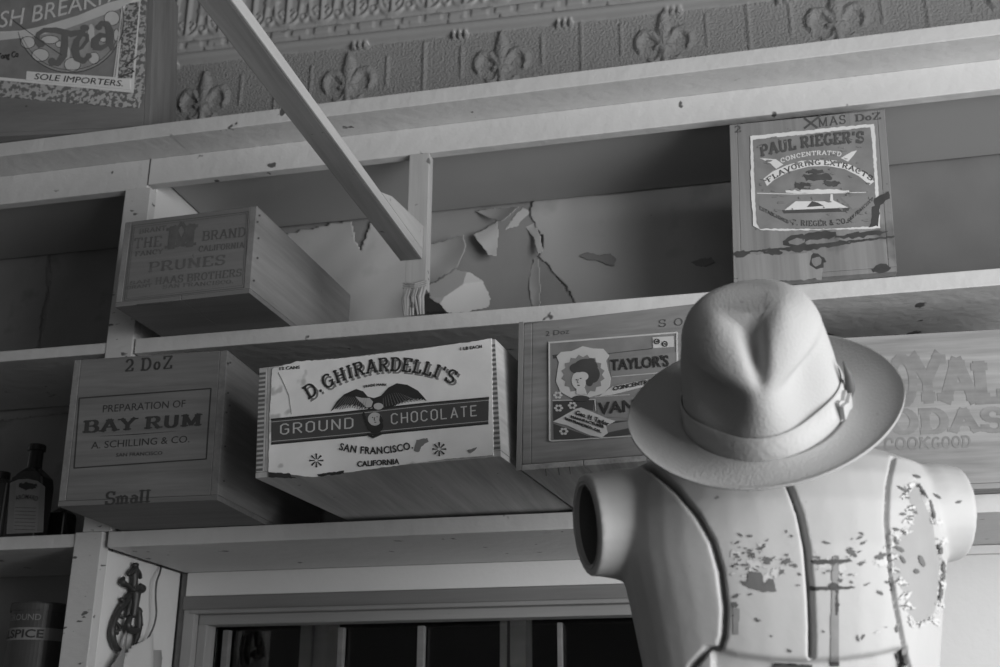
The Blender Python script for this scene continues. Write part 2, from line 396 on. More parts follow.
def text(face, glyphs, p0, p1, h, bend=0.0, lean=0.0, h1=None):
    """lay lettering along the line p0-p1 (photo pixels), cap height h, bend = rise of the middle; returns polygons"""
    h1 = h1 or h; out = []
    ux, uy = face.up((p0[0] + p1[0]) / 2, (p0[1] + p1[1]) / 2)
    L = math.hypot(p1[0] - p0[0], p1[1] - p0[1])
    for g in glyphs:
        q = []
        for a, b in g:
            bx = p0[0] + (p1[0] - p0[0]) * a; by = p0[1] + (p1[1] - p0[1]) * a - bend * 4 * a * (1 - a)
            ang = math.atan2(bend * 4 * (1 - 2 * a), L)       # slope of the arc, up at left
            vx = ux * math.cos(ang) + uy * math.sin(ang); vy = -ux * math.sin(ang) + uy * math.cos(ang)
            vx, vy = ux * math.cos(-ang) - uy * math.sin(-ang), ux * math.sin(-ang) + uy * math.cos(-ang)
            hh = h + (h1 - h) * a
            q.append((bx + vx * b * hh + lean * b * hh, by + vy * b * hh))
        out.append(q)
    return out

def inpoly(P, X, Y):
    r = np.zeros(X.shape, bool); n = len(P)
    for i in range(n):
        x0, y0 = P[i]; x1, y1 = P[(i + 1) % n]
        if y0 == y1: continue
        c = ((y0 > Y) != (y1 > Y)) & (X < (x1 - x0) * (Y - y0) / (y1 - y0) + x0); r ^= c
    return r
def sheet(name, m, parent, poly, mapper, step=2.0, smooth=True, thick=.0005, group=None):
    """a conforming sheet over the inside of a polygon; mapper(px,py) gives its point in the room"""
    xs = [p[0] for p in poly]; ys = [p[1] for p in poly]
    nx = max(2, int((max(xs) - min(xs)) / step) + 1); ny = max(2, int((max(ys) - min(ys)) / step) + 1)
    gx = np.linspace(min(xs), max(xs), nx); gy = np.linspace(min(ys), max(ys), ny)
    cx = (gx[1:] + gx[:-1]) / 2; cy = (gy[1:] + gy[:-1]) / 2
    XX, YY = np.meshgrid(cx, cy); I = inpoly(poly, XX, YY)
    idx = {}; V = []; F_ = []
    def vid(i, j):
        if (i, j) not in idx:
            p = mapper(gx[i], gy[j])
            idx[(i, j)] = None if p is None else len(V)
            if p is not None: V.append(tuple(p))
        return idx[(i, j)]
    for j in range(ny - 1):
        for i in range(nx - 1):
            if I[j, i]:
                q = [vid(i, j), vid(i, j + 1), vid(i + 1, j + 1), vid(i + 1, j)]
                if None not in q: F_.append(q)
    if not F_: return None
    me = bpy.data.meshes.new(name); me.from_pydata(V, [], F_)
    o = new_obj(name, me, m, parent, smooth)
    if thick:
        s = o.modifiers.new('thickness', 'SOLIDIFY'); s.thickness = thick; s.offset = -1
    return o

# =============================================================== THE ROOM
YB = .285                                  # face of the wall behind the shelves
Zr = lambda z: Z0 + z
def wallbox(name, m, boxes):
    b = MB()
    for q in boxes: b.box(*q)
    return b.build(name, m, None, kind='structure')
wallbox('wall_back', 'plaster', [(-2.6, -1.09, YB, YB + .1, 0, Zr(2.0)), (-1.09, .14, YB, YB + .1, Zr(.335), Zr(2.0)),
                                 (-1.09, .14, YB, YB + .1, 0, Zr(-.5)), (.14, 1.45, YB, YB + .1, 0, Zr(2.0))])
wallbox('floor', 'floor', [(-2.6, 1.45, -4.2, YB + .1, -.1, 0)])
wallbox('ceiling', 'frame_dark', [(-2.6, 1.45, -4.2, YB + .1, Zr(2.0), Zr(2.1))])
wallbox('wall_left', 'frame_dark', [(-2.7, -2.6, -4.2, YB + .1, 0, Zr(2.0))])
# right wall with the big shop window the daylight comes in by
WX = 1.45
wallbox('wall_right', 'boardwhite', [(WX, WX + .12, -4.2, -2.9, 0, Zr(2.0)), (WX, WX + .12, -.5, YB + .1, 0, Zr(2.0)),
                                     (WX, WX + .12, -2.9, -.5, 0, .55), (WX, WX + .12, -2.9, -.5, Zr(1.1), Zr(2.0))])
w2 = MB()
w2.box(WX + .02, WX + .08, -2.9, -2.84, .55, Zr(1.1)); w2.box(WX + .02, WX + .08, -.56, -.5, .55, Zr(1.1))
w2.box(WX + .02, WX + .08, -2.84, -.56, .55, .61); w2.box(WX + .02, WX + .08, -2.84, -.56, Zr(1.04), Zr(1.1))
w2.build('window_2', 'paint', kind='structure')

# wall papers and pale board behind -------------------------------------------------
def at_wall(dy=.0015, amp=.0, seed=0, scale=.05):
    r = random.Random(seed); ph = [(r.uniform(15, 70), r.uniform(-80, 80), r.uniform(0, 6)) for _ in range(5)]
    def f(px, py):
        p = PY(px, py, YB - dy)
        d = sum(math.sin(a * p.x + b * p.z + c) for a, b, c in ph) / 5 * amp + amp
        p.y -= d; return p
    return f
def paper(label, m, poly, seed=0, amp=.002, step=1.6, cat='wallpaper', dy=.0015, rg=1.2):
    o = sheet('wallpaper_sheet', m, None, rag(poly, rg, 3, seed), at_wall(dy, amp, seed), step)
    return tag(o, label, cat, None)
paper('pale wrinkled wall paper with two torn holes, between the torn edge and the extracts crate', 'paper',
      crop(380, 140, 2.778)([(430, 160), (550, 150), (760, 135), (975, 108), (1020, 108), (1020, 480), (545, 480), (540, 450), (520, 408), (500, 388), (470, 352), (442, 325), (455, 300), (452, 268), (432, 240), (418, 205)]), 3, .0035)
paper('grey wall paper right of the extracts crate', 'paper_darker', [(850, 160), (1040, 144), (1040, 300), (850, 300)], 5, .002)
paper('grey under layer of wall paper left of the torn edge', 'paper_dark',
      crop(380, 140, 2.778)([(140, 192), (270, 175), (380, 165), (425, 162), (440, 240), (440, 320), (470, 350), (545, 460), (545, 480), (100, 480), (100, 215)]), 7, .0012, dy=.001)
paper('pale wall paper seen between the prunes crate and the overhead beam', 'paper',
      [(270, 238), (345, 222), (352, 222), (357, 245), (362, 250), (372, 222), (412, 212), (412, 330), (270, 330)], 11, .003)
paper('brown wall paper left of the split, top left shelf bay', 'paper_dim', [(-40, 242), (48, 232), (49, 262), (46, 275), (49, 290), (44, 310), (38, 350), (36, 360), (-40, 370)], 13, .003)
paper('brown wall paper right of the split, top left shelf bay', 'paper_dim', [(50, 232), (130, 225), (125, 350), (36, 360), (44, 330), (50, 300), (51, 280)], 15, .003)
paper('dark wall paper behind the brown bottle', 'paper_dim', [(-40, 425), (100, 410), (100, 545), (-40, 550)], 17, .003)

holes = []
for i, pl in enumerate([[(553, 322), (575, 312), (610, 320), (640, 314), (655, 330), (650, 350), (630, 345), (600, 332), (575, 333)], [(865, 338), (895, 330), (920, 326), (930, 340), (905, 352), (880, 350)]]):
    o = sheet('torn_hole', 'paper_dark', None, rag(crop(380, 140, 2.778)(pl), .5, 2, i), lambda x, y: PY(x, y, YB - .0083), .8)
    tag(o, ['larger dark torn patch in the pale wall paper', 'smaller dark torn patch near the extracts crate'][i], 'wallpaper')
# curled scraps of torn paper
def curl(px_poly, m, label, lift, axis, seed=0, step=1, flat=.004, cat='paper scrap'):
    (ax, ay), (bx, by) = axis; L = math.hypot(bx - ax, by - ay)
    r = random.Random(seed); ph = [(r.uniform(.05, .2), r.uniform(.05, .2), r.uniform(0, 6)) for _ in range(4)]
    def f(px, py):
        t = ((px - ax) * (bx - ax) + (py - ay) * (by - ay)) / L / L
        t = max(0, t)
        d = flat + lift * t * t + .002 * sum(math.sin(a * px + b * py + c) for a, b, c in ph) / 2
        return PY(px, py, YB - max(.002, d))
    o = sheet('torn_paper_scrap', m, None, rag(px_poly, .7, 3, seed), f, step)
    return tag(o, label, cat)
k4 = crop(380, 140, 2.778)
curl(k4([(265, 198), (300, 192), (385, 186), (365, 205), (335, 226), (300, 215)]), 'paper_light', 'small pale paper flap folded down under the top board', .02, ((470, 210), (490, 222)), 1)
curl(k4([(258, 262), (295, 245), (325, 222), (330, 260), (322, 320), (300, 318), (280, 288)]), 'paper', 'pointed paper flap curling forward left of the big tear', .035, ((500, 222), (480, 252)), 2)
curl(k4([(100, 300), (180, 280), (232, 262), (238, 300), (215, 350), (140, 400), (100, 400)]), 'paper', 'wide shaded paper flap just right of the short post', .04, ((425, 275), (466, 238)), 3)
curl(k4([(418, 200), (445, 265), (452, 310), (438, 318), (425, 270), (398, 235), (345, 250), (370, 215), (395, 185)]), 'paper_light', 'thin paper strip curling along the big torn edge', .022, ((530, 215), (546, 250)), 4)
curl(k4([(425, 330), (440, 330), (446, 400), (443, 475), (425, 475), (412, 400)]), 'paper', 'narrow paper curl hanging down at the foot of the tear', .02, ((528, 270), (548, 270)), 5)
def crumple(poly, Y, amp, label, m, seed):
    cx = sum(p[0] for p in poly) / len(poly); cy = sum(p[1] for p in poly) / len(poly)
    r = random.Random(seed); pl = [(r.uniform(-1, 1), r.uniform(-1, 1), r.uniform(-.5, .5)) for _ in range(7)]
    def f(px, py):
        a, b = (px - cx) / 30, (py - cy) / 20
        d = max(u * a + v * b + w for u, v, w in pl) * amp
        return PY(px, py, Y + d)
    return tag(sheet('crumpled_paper', m, None, rag(poly, .6, 3, seed), f, 1, smooth=False), label, 'paper')
crumple(k4([(133, 405), (175, 385), (208, 360), (250, 368), (285, 392), (308, 440), (300, 465), (240, 478), (190, 480), (165, 455), (140, 440)]), .2, .03,
        'crumpled pale paper lying on the shelf right of the short post', 'paper_light', 4)

# pressed tin frieze --------------------------------------------------------------
def tin():
    xs = np.arange(-1.42, .95, .0032); zs = np.arange(1.24, 1.98, .0032)
    X, Zz = np.meshgrid(xs, zs); Hh = np.zeros_like(X)
    def seg(px, pz, ax, az, bx, bz):
        t = np.clip(((px - ax) * (bx - ax) + (pz - az) * (bz - az)) / ((bx - ax) ** 2 + (bz - az) ** 2 + 1e-12), 0, 1)
        return np.hypot(px - ax - t * (bx - ax), pz - az - t * (bz - az)), t
    def stroke(H, px, pz, pts, w, h):
        for i in range(len(pts) - 1):
            d, t = seg(px, pz, *pts[i], *pts[i + 1]); ww = w[i] + (w[i + 1] - w[i]) * t
            H = np.maximum(H, h * np.sqrt(np.clip(1 - (d / ww) ** 2, 0, 1)))
        return H
    # lily motifs
    P = .331; fx = (X + .482 + P / 2) % P - P / 2; fz = Zz - 1.367
    H = np.zeros_like(X)
    H = stroke(H, fx, fz, [(0, .062), (0, .045), (0, .018), (0, -.012), (0, -.06)], [.001, .009, .015, .008, .007], .010)
    for s in (-1, 1):
        H = stroke(H, s * fx, fz, [(.004, -.036), (.010, -.010), (.024, .010), (.040, .013), (.051, .000), (.053, -.018), (.047, -.030)], [.004, .006, .009, .0105, .0085, .006, .003], .0085)
        H = stroke(H, s * fx, fz, [(.004, -.03), (.012, -.05), (.024, -.056), (.03, -.048)], [.004, .005, .005, .004], .006)
    H = stroke(H, fx, fz, [(-.016, -.024), (.016, -.024)], [.005, .005], .01)
    # thin upright reeds between the lilies
    for off, a, b in ((.085, -.03, .04), (-.085, -.03, .04), (.1655, -.07, .06), (-.1655, -.07, .06)):
        H = stroke(H, fx - off, fz, [(0, a), (0, b)], [.0028, .0028], .0045)
    # moulding above, running slightly out of level
    zz = Zz - (1.452 - .0286 * (X + 1.0))
    up = zz > -.006
    H = np.where(up, 0, H)
    B = np.zeros_like(X)
    B = np.maximum(B, np.where((zz > -.002) & (zz < .024), .016 * np.sqrt(np.clip(1 - ((zz - .011) / .013) ** 2, 0, 1)), 0))
    q = (X + .02) % .22 - .11
    B = np.maximum(B, np.where((zz > -.012) & (zz < .008) & (abs(q) < .02), .012 * (np.abs(((q * 100) % 1.3) - .65) > .25), 0))
    d = X % .05
    B = np.where((zz >= .030) & (zz < .052), .008, B)
    B = np.where((zz >= .034) & (zz < .048) & (d > .006) & (d < .042), .012, B)
    B = np.where((zz >= .052) & (zz < .058), .003, B)
    B = np.where((zz >= .058), .006, B)
    p = .080; gx = (X + p / 2) % p - p / 2; g = zz - .058
    A = np.zeros_like(X)
    ring = np.abs(np.hypot(gx / .028, (g - .034) / .028) - 1) * .028
    A = np.where(g < .034, np.maximum(A, .008 * np.sqrt(np.clip(1 - (ring / .0045) ** 2, 0, 1))), A)
    for s in (-1, 1):
        A = stroke(A, s * gx, g, [(.028, .034), (.031, .07), (.028, .12), (.024, .2)], [.005, .005, .004, .004], .009)
        A = stroke(A, s * gx, g, [(.012, .028), (.02, .036), (.013, .045), (.008, .038)], [.004, .004, .003, .002], .008)
        A = stroke(A, p / 2 - s * gx, g, [(0.0, .012), (.008, .02), (.004, .03)], [.004, .004, .003], .008)
        for k in range(3):
            A = stroke(A, p / 2 - s * gx, g, [(.002, .055), (.004 + .005 * k, .095 - .012 * k)], [.002, .005], .008)
    A = stroke(A, gx, g, [(0, .01), (0, .2)], [.005, .006], .01)
    A = np.where(g > .16, 0, A)
    A *= .62; B = np.where(g > 0, B + A, B)
    B = np.where((g > .168) & (g < .19), .02, B)
    Hh = np.maximum(H, B)
    Y = YB - .004 - Hh
    n, mth = X.shape
    V = np.stack([X, Y, Zz + Z0], -1).reshape(-1, 3)
    I = np.arange(n * mth).reshape(n, mth)
    Fq = np.stack([I[:-1, :-1], I[:-1, 1:], I[1:, 1:], I[1:, :-1]], -1).reshape(-1, 4)
    mi = np.where(up[:-1, :-1], 1, 0).reshape(-1)
    me = bpy.data.meshes.new('trim_1'); me.from_pydata(V.tolist(), [], Fq.tolist())
    me.polygons.foreach_set('material_index', mi)
    o = new_obj('trim_1', me, ['tin', 'tin_smooth'], None, True); o['kind'] = 'structure'
tin()

# =============================================================== SHELVING
shelf = thing('shelving_unit', 'cream painted wooden wall shelving with peeling paint, holding the crates', 'shelves', (-.2, .1, Z0 - 1.3))
def B(name, m, *q, bevel=.0015, parent=None, wob=0):
    b = MB(); b.box(*q); return b.build(name, m, parent or shelf, bevel=bevel)
XL, XR = -1.9, 1.41
B('top_board', 'paint', XL, XR, -.071, YB - .03, Zr(1.058), Zr(1.086))
B('soffit_board', 'soffit', -1.07, XR, .02, YB - .0125, Zr(1.03), Zr(1.058))
B('soffit_board', 'soffit', XL, -1.1255, .02, YB - .0125, Zr(1.02), Zr(1.058))
B('fascia', 'paint', XL, -1.083, 0, .02, Zr(.998), Zr(1.058))
B('fascia', 'paint', -1.082, XR, 0, .02, Zr(1.005), Zr(1.058))
B('shelf_board', 'paint', -1.07, XR, 0, YB - .0125, Zr(.676), Zr(.703))
B('shelf_board', 'paint', -1.078, XR, 0, YB - .0125, Zr(.339), Zr(.365))
B('shelf_board', 'paint', XL, -1.1255, 0, YB - .0125, Zr(.680), Zr(.700))
B('shelf_board', 'paint', XL, -1.138, 0.0, YB - .0125, Zr(.342), Zr(.364))
B('shelf_board', 'paint', XL, -1.138, 0.0, YB - .0125, Zr(.05), Zr(.075))
B('upright', 'paint_worn', -1.125, -1.0735, -.002, .02, Zr(.366), Zr(.9975))
B('upright', 'paint_worn', -1.137, -1.0868, -.003, .02, 0.02, Zr(.3655))
B('divider_panel', 'boardwhite', -1.12, -1.0745, .0205, YB - .0125, Zr(.366), Zr(1.0575))
B('divider_panel', 'boardwhite', -1.13, -1.0868, .0205, YB - .0125, 0.02, Zr(.3385))
B('end_panel', 'paint', XR, XR + .03, 0, YB, 0.02, Zr(1.058))
B('end_panel', 'paint', XL - .03, XL, 0, YB, 0.02, Zr(1.058))
# short post with frayed foot
pb = MB(); pb.box(-.579, -.543, -.002, .022, Zr(.75), Zr(1.004)); post = pb.build('short_post', 'postwood', shelf, bevel=.001)
fr = MB()
for i in range(9):
    x = -.5775 + .0042 * i; fr.tube([(x, .0, Zr(.758)), (x + random.uniform(-.003, .001), -.008 - random.random() * .004, Zr(.732)), (x + random.uniform(-.003, .003), -.004, Zr(.703))], [.0032, .0036, .002], 6)
for k in range(3): fr.tube([(-.582, -.004, Zr(.762 - .004 * k)), (-.56, -.0075, Zr(.757 - .003 * k)), (-.541, -.004, Zr(.763 - .004 * k))], .0017, 6)
fr.build('frayed_end', 'postwood', post)
# seams and splits in the paint are strips of filler
sm = MB(); sm.box(-1.0828, -1.0812, -.0006, .001, Zr(1.004), Zr(1.058)); sm.build('joint_line', 'stain', shelf)
und = Face((0, 0, Zr(1.058)), (1, 0, 0), (0, 1, 0), (0, 0, -1))
draw('filler_seam', 'paper_light', shelf, und, ribbon([(171, 134), (196, 157)], 1.3), .0006)

# overhead beam, notched on to the short post, running out over the viewer
bm_ = thing('ceiling_beam', 'long squared wooden beam running overhead from the short post towards the viewer', 'beam', (-.567, -.75, Zr(.803)))
b = MB(); b.box(-.588, -.5535, -2.4, -.0035, Zr(.803), Zr(.820)); b.build('beam_timber', 'beam', bm_, bevel=.001)
b = MB(); b.box(-.5533, -.5495, -2.4, -.0035, Zr(.803), Zr(.820)); b.build('lit_side_strip', 'beam_side', bm_, bevel=.001)  # thin strip of the same beam, coloured paler as its lit side
wd = MB(); wd.add([(-.5495, -.22, Zr(.8203)), (-.5495, -.0035, Zr(.8203)), (-.5495, -.0035, Zr(.864)), (-.5495, -.17, Zr(.838)), (-.5574, -.22, Zr(.8203)), (-.5574, -.0035, Zr(.8203)), (-.5574, -.0035, Zr(.864)), (-.5574, -.17, Zr(.838))],
                  [(0, 1, 2, 3), (7, 6, 5, 4), (0, 4, 5, 1), (1, 5, 6, 2), (2, 6, 7, 3), (3, 7, 4, 0)])
wd.build('wedge', 'beam_side', bm_)

# =============================================================== WINDOW 1 (under the bottom shelf)
W = MB()
W.box(-1.0722, .14, YB - .012, YB + .02, Zr(.296), Zr(.3385))
W.build('trim_2', 'boardwhite', kind='structure')
fr_ = thing('window_1', 'x', 'x', (-.45, YB, Zr(-.5))); 
for k in ('label', 'category'): del fr_[k]
fr_['kind'] = 'structure'
def wp(name, m, boxes, bevel=.002):
    q = MB()
    for bx in boxes: q.box(*bx)
    return q.build(name, m, fr_, bevel=bevel)
wp('head_casing', 'frame_dark', [(-1.076, .14, YB - .014, YB + .03, Zr(.271), Zr(.2955))])
wp('head_bead', 'frame', [(-1.06, .13, YB - .016, YB + .03, Zr(.2635), Zr(.271))])
wp('frame_head', 'frame', [(-1.048, .12, YB + .0, YB + .04, Zr(.245), Zr(.2635))])
wp('frame_jamb', 'frame_dark', [(-1.0865, -1.0725, YB - .008, YB + .03, Zr(-.45), Zr(.3385))])
wp('frame_jamb', 'framev', [(-1.072, -1.050, YB - .014, YB + .03, Zr(-.45), Zr(.271)), (-1.0495, -1.032, YB + .002, YB + .04, Zr(-.45), Zr(.2635))])
wp('frame_jamb', 'framev', [(.09, .14, YB - .01, YB + .06, Zr(-.45), Zr(.271))])
wp('frame_sill', 'frame', [(-1.07, .14, YB - .02, YB + .08, Zr(-.5), Zr(-.45))])
# window bars and the pane, uprights of the dark room beyond
bars = []
for px, w in ((226, .006), (341, .005), (421, .006), (560, .004)):
    x = PY(px, 645, YB + .045).x; bars.append((x - w, x + w, YB + .04, YB + .055, Zr(-.45), Zr(.24)))
wp('window_bars', 'frame_dark', bars, .001)
wp('window_pane', 'glass', [(-1.04, .1, YB + .060, YB + .063, Zr(-.45), Zr(.25))], 0)
st = []
for a, c in ((300, 312), (314, 328), (500, 507), (510, 526)):
    x0 = PY(a, 645, YB + .3).x; x1 = PY(c, 645, YB + .3).x; st.append((x0, x1, YB + .3, YB + .36, Zr(-.6), Zr(.7)))
b = MB()
for q in st: b.box(*q)
b.build('trim_3', 'frame', kind='structure')
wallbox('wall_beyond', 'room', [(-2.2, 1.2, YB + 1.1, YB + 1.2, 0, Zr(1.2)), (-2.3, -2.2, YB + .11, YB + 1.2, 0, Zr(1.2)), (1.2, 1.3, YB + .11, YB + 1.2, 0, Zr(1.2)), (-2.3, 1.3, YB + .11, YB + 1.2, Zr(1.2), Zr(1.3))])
# pale board wall right of the window
pbw = MB(); pbw.box(.1405, XR - .002, YB - .006, YB - .0005, Zr(-.9), Zr(.325)); pbw.box(.1405, XR - .002, YB - .02, YB - .0005, Zr(.325), Zr(.338)); pbw.build('trim_4', 'boardwhite', kind='structure')

# =============================================================== CRATES
def crate(name, label, x, y, z, yaw, w, h, s, depth, th, mats, board=.012, end=.018, bottom_boards=3, xl=0, xr=0, floor_t=.008):
    """nailed wooden crate: end panel towards the room, sides, bottom boards, lid and back"""
    u = Vector((math.cos(yaw), math.sin(yaw), 0)); d0 = Vector((-math.sin(yaw), math.cos(yaw), 0)); zz = Vector((0, 0, 1))
    d = d0 * math.cos(th) - zz * math.sin(th); v = zz * math.cos(th) + d0 * math.sin(th) + u * s
    O = Vector((x, y, Zr(z) + .0008)) - u * xl; w = w + xl + xr
    t = thing(name, label, 'crate', tuple(O + u * w / 2 + d * depth / 2))
    front, side, bot = mats
    q = MB(); q.obox(O, u, v, d, (board, w - board), (floor_t, h), (0, end)); q.build('end_panel', front, t, bevel=.0012)
    q = MB(); q.obox(O, u, v, d, (board, w - board), (floor_t, h), (depth - end, depth)); q.build('back_panel', front, t, bevel=.0012)
    for a in ((0, board), (w - board, w)):
        q = MB(); q.obox(O, u, v, d, a, (floor_t, h), (0, depth)); q.build('side_panel', side, t, bevel=.0012)
    n = bottom_boards
    for k in range(n):
        a0 = w * k / n + (.0004 if k else 0); a1 = w * (k + 1) / n - .0004
        q = MB(); q.obox(O, u, v, d, (a0, a1), (0, floor_t - .0003), (0, depth)); q.build('bottom_board', bot, t, bevel=.0008)
    q = MB(); q.obox(O, u, v, d, (board + .0005, w - board - .0005), (h - .009, h - .0005), (end + .0005, depth - end - .0005)); q.build('lid', side, t)
    f = Face(O, u, v - v.dot(u) * u, -d); f.v = v.normalized()
    f.n = (-d).normalized(); f.u = u; f.w = w; f.h = h; f.d = d; f.depth = depth
    sf = Face(O + u * w, d, v, u.cross(Vector((0, 0, 0))) if False else (v.cross(d)).normalized() * (1 if v.cross(d).dot(u) > 0 else -1))
    return t, f, sf
def nails(face, parent, pts, r=1.1, m='stain', name='nail_head'):
    for p in pts: draw(name, m, parent, face, [ell(p[0], p[1], r, r, 8)], .0005)

# ---- Bay rum
t, f, sf = crate('bay_rum_crate', 'wooden crate stencilled BAY RUM, leftmost on the bottom shelf', -1.0474, -.1956, .365, .0368, .255, .2314, -.0222, .44, 0, ('bay', 'side', 'bay'), bottom_boards=1)
k = crop(50, 330, 3.178)
bd = k([(94, 217), (512, 186), (497, 410), (77, 439)])
ink = []
for i in range(4): ink += ribbon([bd[i], bd[(i + 1) % 4]], 1.3)
ink += text(f, slab('BAY RUM', .27, .12, .2, .18), k([(108, 326)])[0], k([(480, 303)])[0], 11.5)
ink += text(f, bfont('PREPARATION OF'), k([(168, 262)])[0], k([(430, 245)])[0], 7.2)
ink += text(f, bfont('A. SCHILLING & CO.'), k([(131, 378)])[0], k([(443, 357)])[0], 7)
ink += text(f, bfont('SAN FRANCISCO', .01), k([(210, 403)])[0], k([(357, 396)])[0], 3.4)
ink += ribbon(k([(160, 338), (270, 332), (400, 322)]), [.2, .9, .2])
draw('bay_rum_lettering', 'ink', t, f, ink, .0004)
st_ = text(f, slab('2 DoZ', .2, .1, .2, .25), k([(238, 133)])[0], k([(388, 121)])[0], 12) + text(f, slab('Small', .2, .1, .25, .12), k([(175, 555)])[0], k([(318, 547)])[0], 12.5)
draw('stencilled_marks', 'ink', t, f, st_, .0004)
sfr = Face(f.O + f.u * f.w, f.d, f.v, f.u)
nails(sfr, t, k([(572, 104), (565, 200), (560, 262), (556, 370), (552, 480), (570, 240)]))

# ---- Prunes
t, f, sf = crate('prunes_crate', 'wooden prunes crate with long pale sides, on the middle shelf at left', -1.027, -.1429, .703, -.0385, .2413, .1524, 0, .40, 0, ('prune', 'prune_side', 'prune'), bottom_boards=2)
k = crop(100, 140, 3.177)
ink = []
bd = k([(105, 272), (472, 228), (458, 468), (78, 510)])
for i in range(4): ink += ribbon([bd[i], bd[(i + 1) % 4]], .8)
bd = k([(110, 278), (466, 234), (453, 462), (84, 504)])
for i in range(4): ink += ribbon([bd[i], bd[(i + 1) % 4]], .4)
T = lambda s, a, b_, h, **q: text(f, slab(s, .18, .1, .15, .14), k([a])[0], k([b_])[0], h, **q)
ink += T('THE', (108, 345), (195, 337), 10) + T('BRAND', (326, 320), (462, 306), 9) + T('CALIFORNIA', (314, 355), (458, 342), 5.5)
ink += T('PRUNES', (155, 420), (398, 395), 9.5) + T('HAAS BROTHERS', (176, 460), (450, 432), 7.2) + T('SAN FRANCISCO.', (200, 472), (425, 455), 3.6)
ink += T('FANCY', (112, 370), (200, 360), 4.5) + T('SAN', (95, 460), (160, 452), 3.2) + T('ORANT', (85, 475), (165, 466), 3.2)
ink += text(f, slab('M', .3, .14, .25), k([(215, 345)])[0], k([(300, 335)])[0], 21) + T('BRANT', (125, 298), (210, 286), 4.5)
ink += ribbon(k([(240, 285), (262, 265), (285, 300), (312, 268)]), [1, 4, 4, 1]) + [k(ell(240, 305, 12, 14))]
draw('prunes_lettering', 'ink_prune', t, f, ink, .0004)
sfr = Face(f.O + f.u * f.w, f.d, f.v, f.u)
nails(sfr, t, k([(506, 240), (503, 312), (500, 375), (488, 447), (500, 260)]))
dk = draw('split_gap', 'stain', t, f, [k([(118, 522), (228, 512), (228, 518), (118, 526)])], .0004)

# ---- Ghirardelli
t, f, sf = crate('chocolate_crate', 'wooden crate with a bright ground chocolate label and an eagle', -.7050, -.252, .378, -.127, .3655, .1641, -.066, .49, .027, ('ghside', 'ghside', 'ghside'), bottom_boards=1, board=.014)
k = crop(250, 320, 3.175)
lab = rag(k([(72, 155), (150, 133), (340, 118), (540, 93), (690, 72), (768, 60), (774, 430), (620, 442), (400, 472), (200, 500), (60, 482), (64, 300)]), .35, 2.5, 2)
LB = draw('chocolate_label', 'lab_cream', t, f, [lab], .0014)
bandp = k([(70, 319), (300, 297), (560, 268), (760, 250), (758, 328), (500, 352), (300, 372), (70, 393)])
draw('label_band', 'band', LB, f, [bandp], .0019)
L2 = ribbon(k([(70, 325), (300, 303), (560, 274), (760, 256)]), .5) + ribbon(k([(70, 387), (300, 366), (560, 340), (758, 322)]), .5)
L2 += text(f, gothic('GROUND'), k([(100, 366)])[0], k([(330, 345)])[0], 11) + text(f, gothic('CHOCOLATE'), k([(452, 333)])[0], k([(724, 306)])[0], 11)
draw('band_lettering', 'lab_light', LB, f, L2, .0022)
ink = []; sh = []
def ghir(off):
    a, b_ = k([(188 + off, 252 + off)])[0], k([(645 + off, 204 + off)])[0]
    return text(f, slab("D.GHIRARDELLI'S", .17, .1, .15, .2), a, b_, 12.5, bend=20, h1=13)
sh = ghir(7); ink = ghir(0)
ink += ribbon(k([(70, 317), (300, 295), (560, 266), (760, 248)]), 1.4) + ribbon(k([(70, 395), (300, 374), (500, 354), (758, 330)]), 1.4)
ink += text(f, bfont('SAN FRANCISCO.', .012, 1.1), k([(285, 413)])[0], k([(520, 408)])[0], 7, bend=-5) + text(f, bfont('CALIFORNIA', .02), k([(343, 467)])[0], k([(476, 458)])[0], 5.2)
ink += text(f, bfont('TRADE MARK'), k([(362, 218)])[0], k([(436, 211)])[0], 2.4, bend=1) + text(f, bfont('12 CANS'), k([(97, 160)])[0], k([(160, 156)])[0], 3) + text(f, bfont('1 LB EACH'), k([(670, 98)])[0], k([(738, 90)])[0], 3)
for cx, cy in ((213, 447), (603, 411)):
    for a in range(8):
        ca, sa = math.cos(a * PI / 4), math.sin(a * PI / 4); ink += ribbon(k([(cx + ca * 5, cy + sa * 5), (cx + ca * 21, cy + sa * 21)]), [.4, 1.6])
def feather_edge(top, bot, n):
    out = list(top)
    m = len(bot) - 1
    pts = []
    for i in range(n + 1):
        t_ = i / n * m; j = min(int(t_), m - 1); fr = t_ - j
        x = bot[j][0] + (bot[j + 1][0] - bot[j][0]) * fr; y = bot[j][1] + (bot[j + 1][1] - bot[j][1]) * fr
        pts.append((x, y)); pts.append((x + 3, y - 12))
    return out + pts
ke = crop(300, 370, 6.667)
ink.append(ke(feather_edge([(210, 278), (250, 215), (300, 165), (380, 130), (425, 145), (455, 180), (495, 190), (520, 185)], [(520, 255), (450, 268), (400, 250), (340, 240), (290, 240), (240, 262)], 11)))
ink.append(ke(feather_edge([(500, 235), (500, 190), (545, 175), (595, 120), (650, 92), (720, 102), (790, 140), (848, 207)], [(835, 205), (780, 200), (700, 215), (640, 240), (600, 262), (540, 255)], 13)))
ink.append(ke(ell(505, 375, 56, 50))); ink += [ke(ell(430 + 8 * i, 300 + 22 * i, 11, 14)) for i in range(5)]
ink += ribbon(ke([(455, 430), (490, 450), (545, 425)]), 2.5)
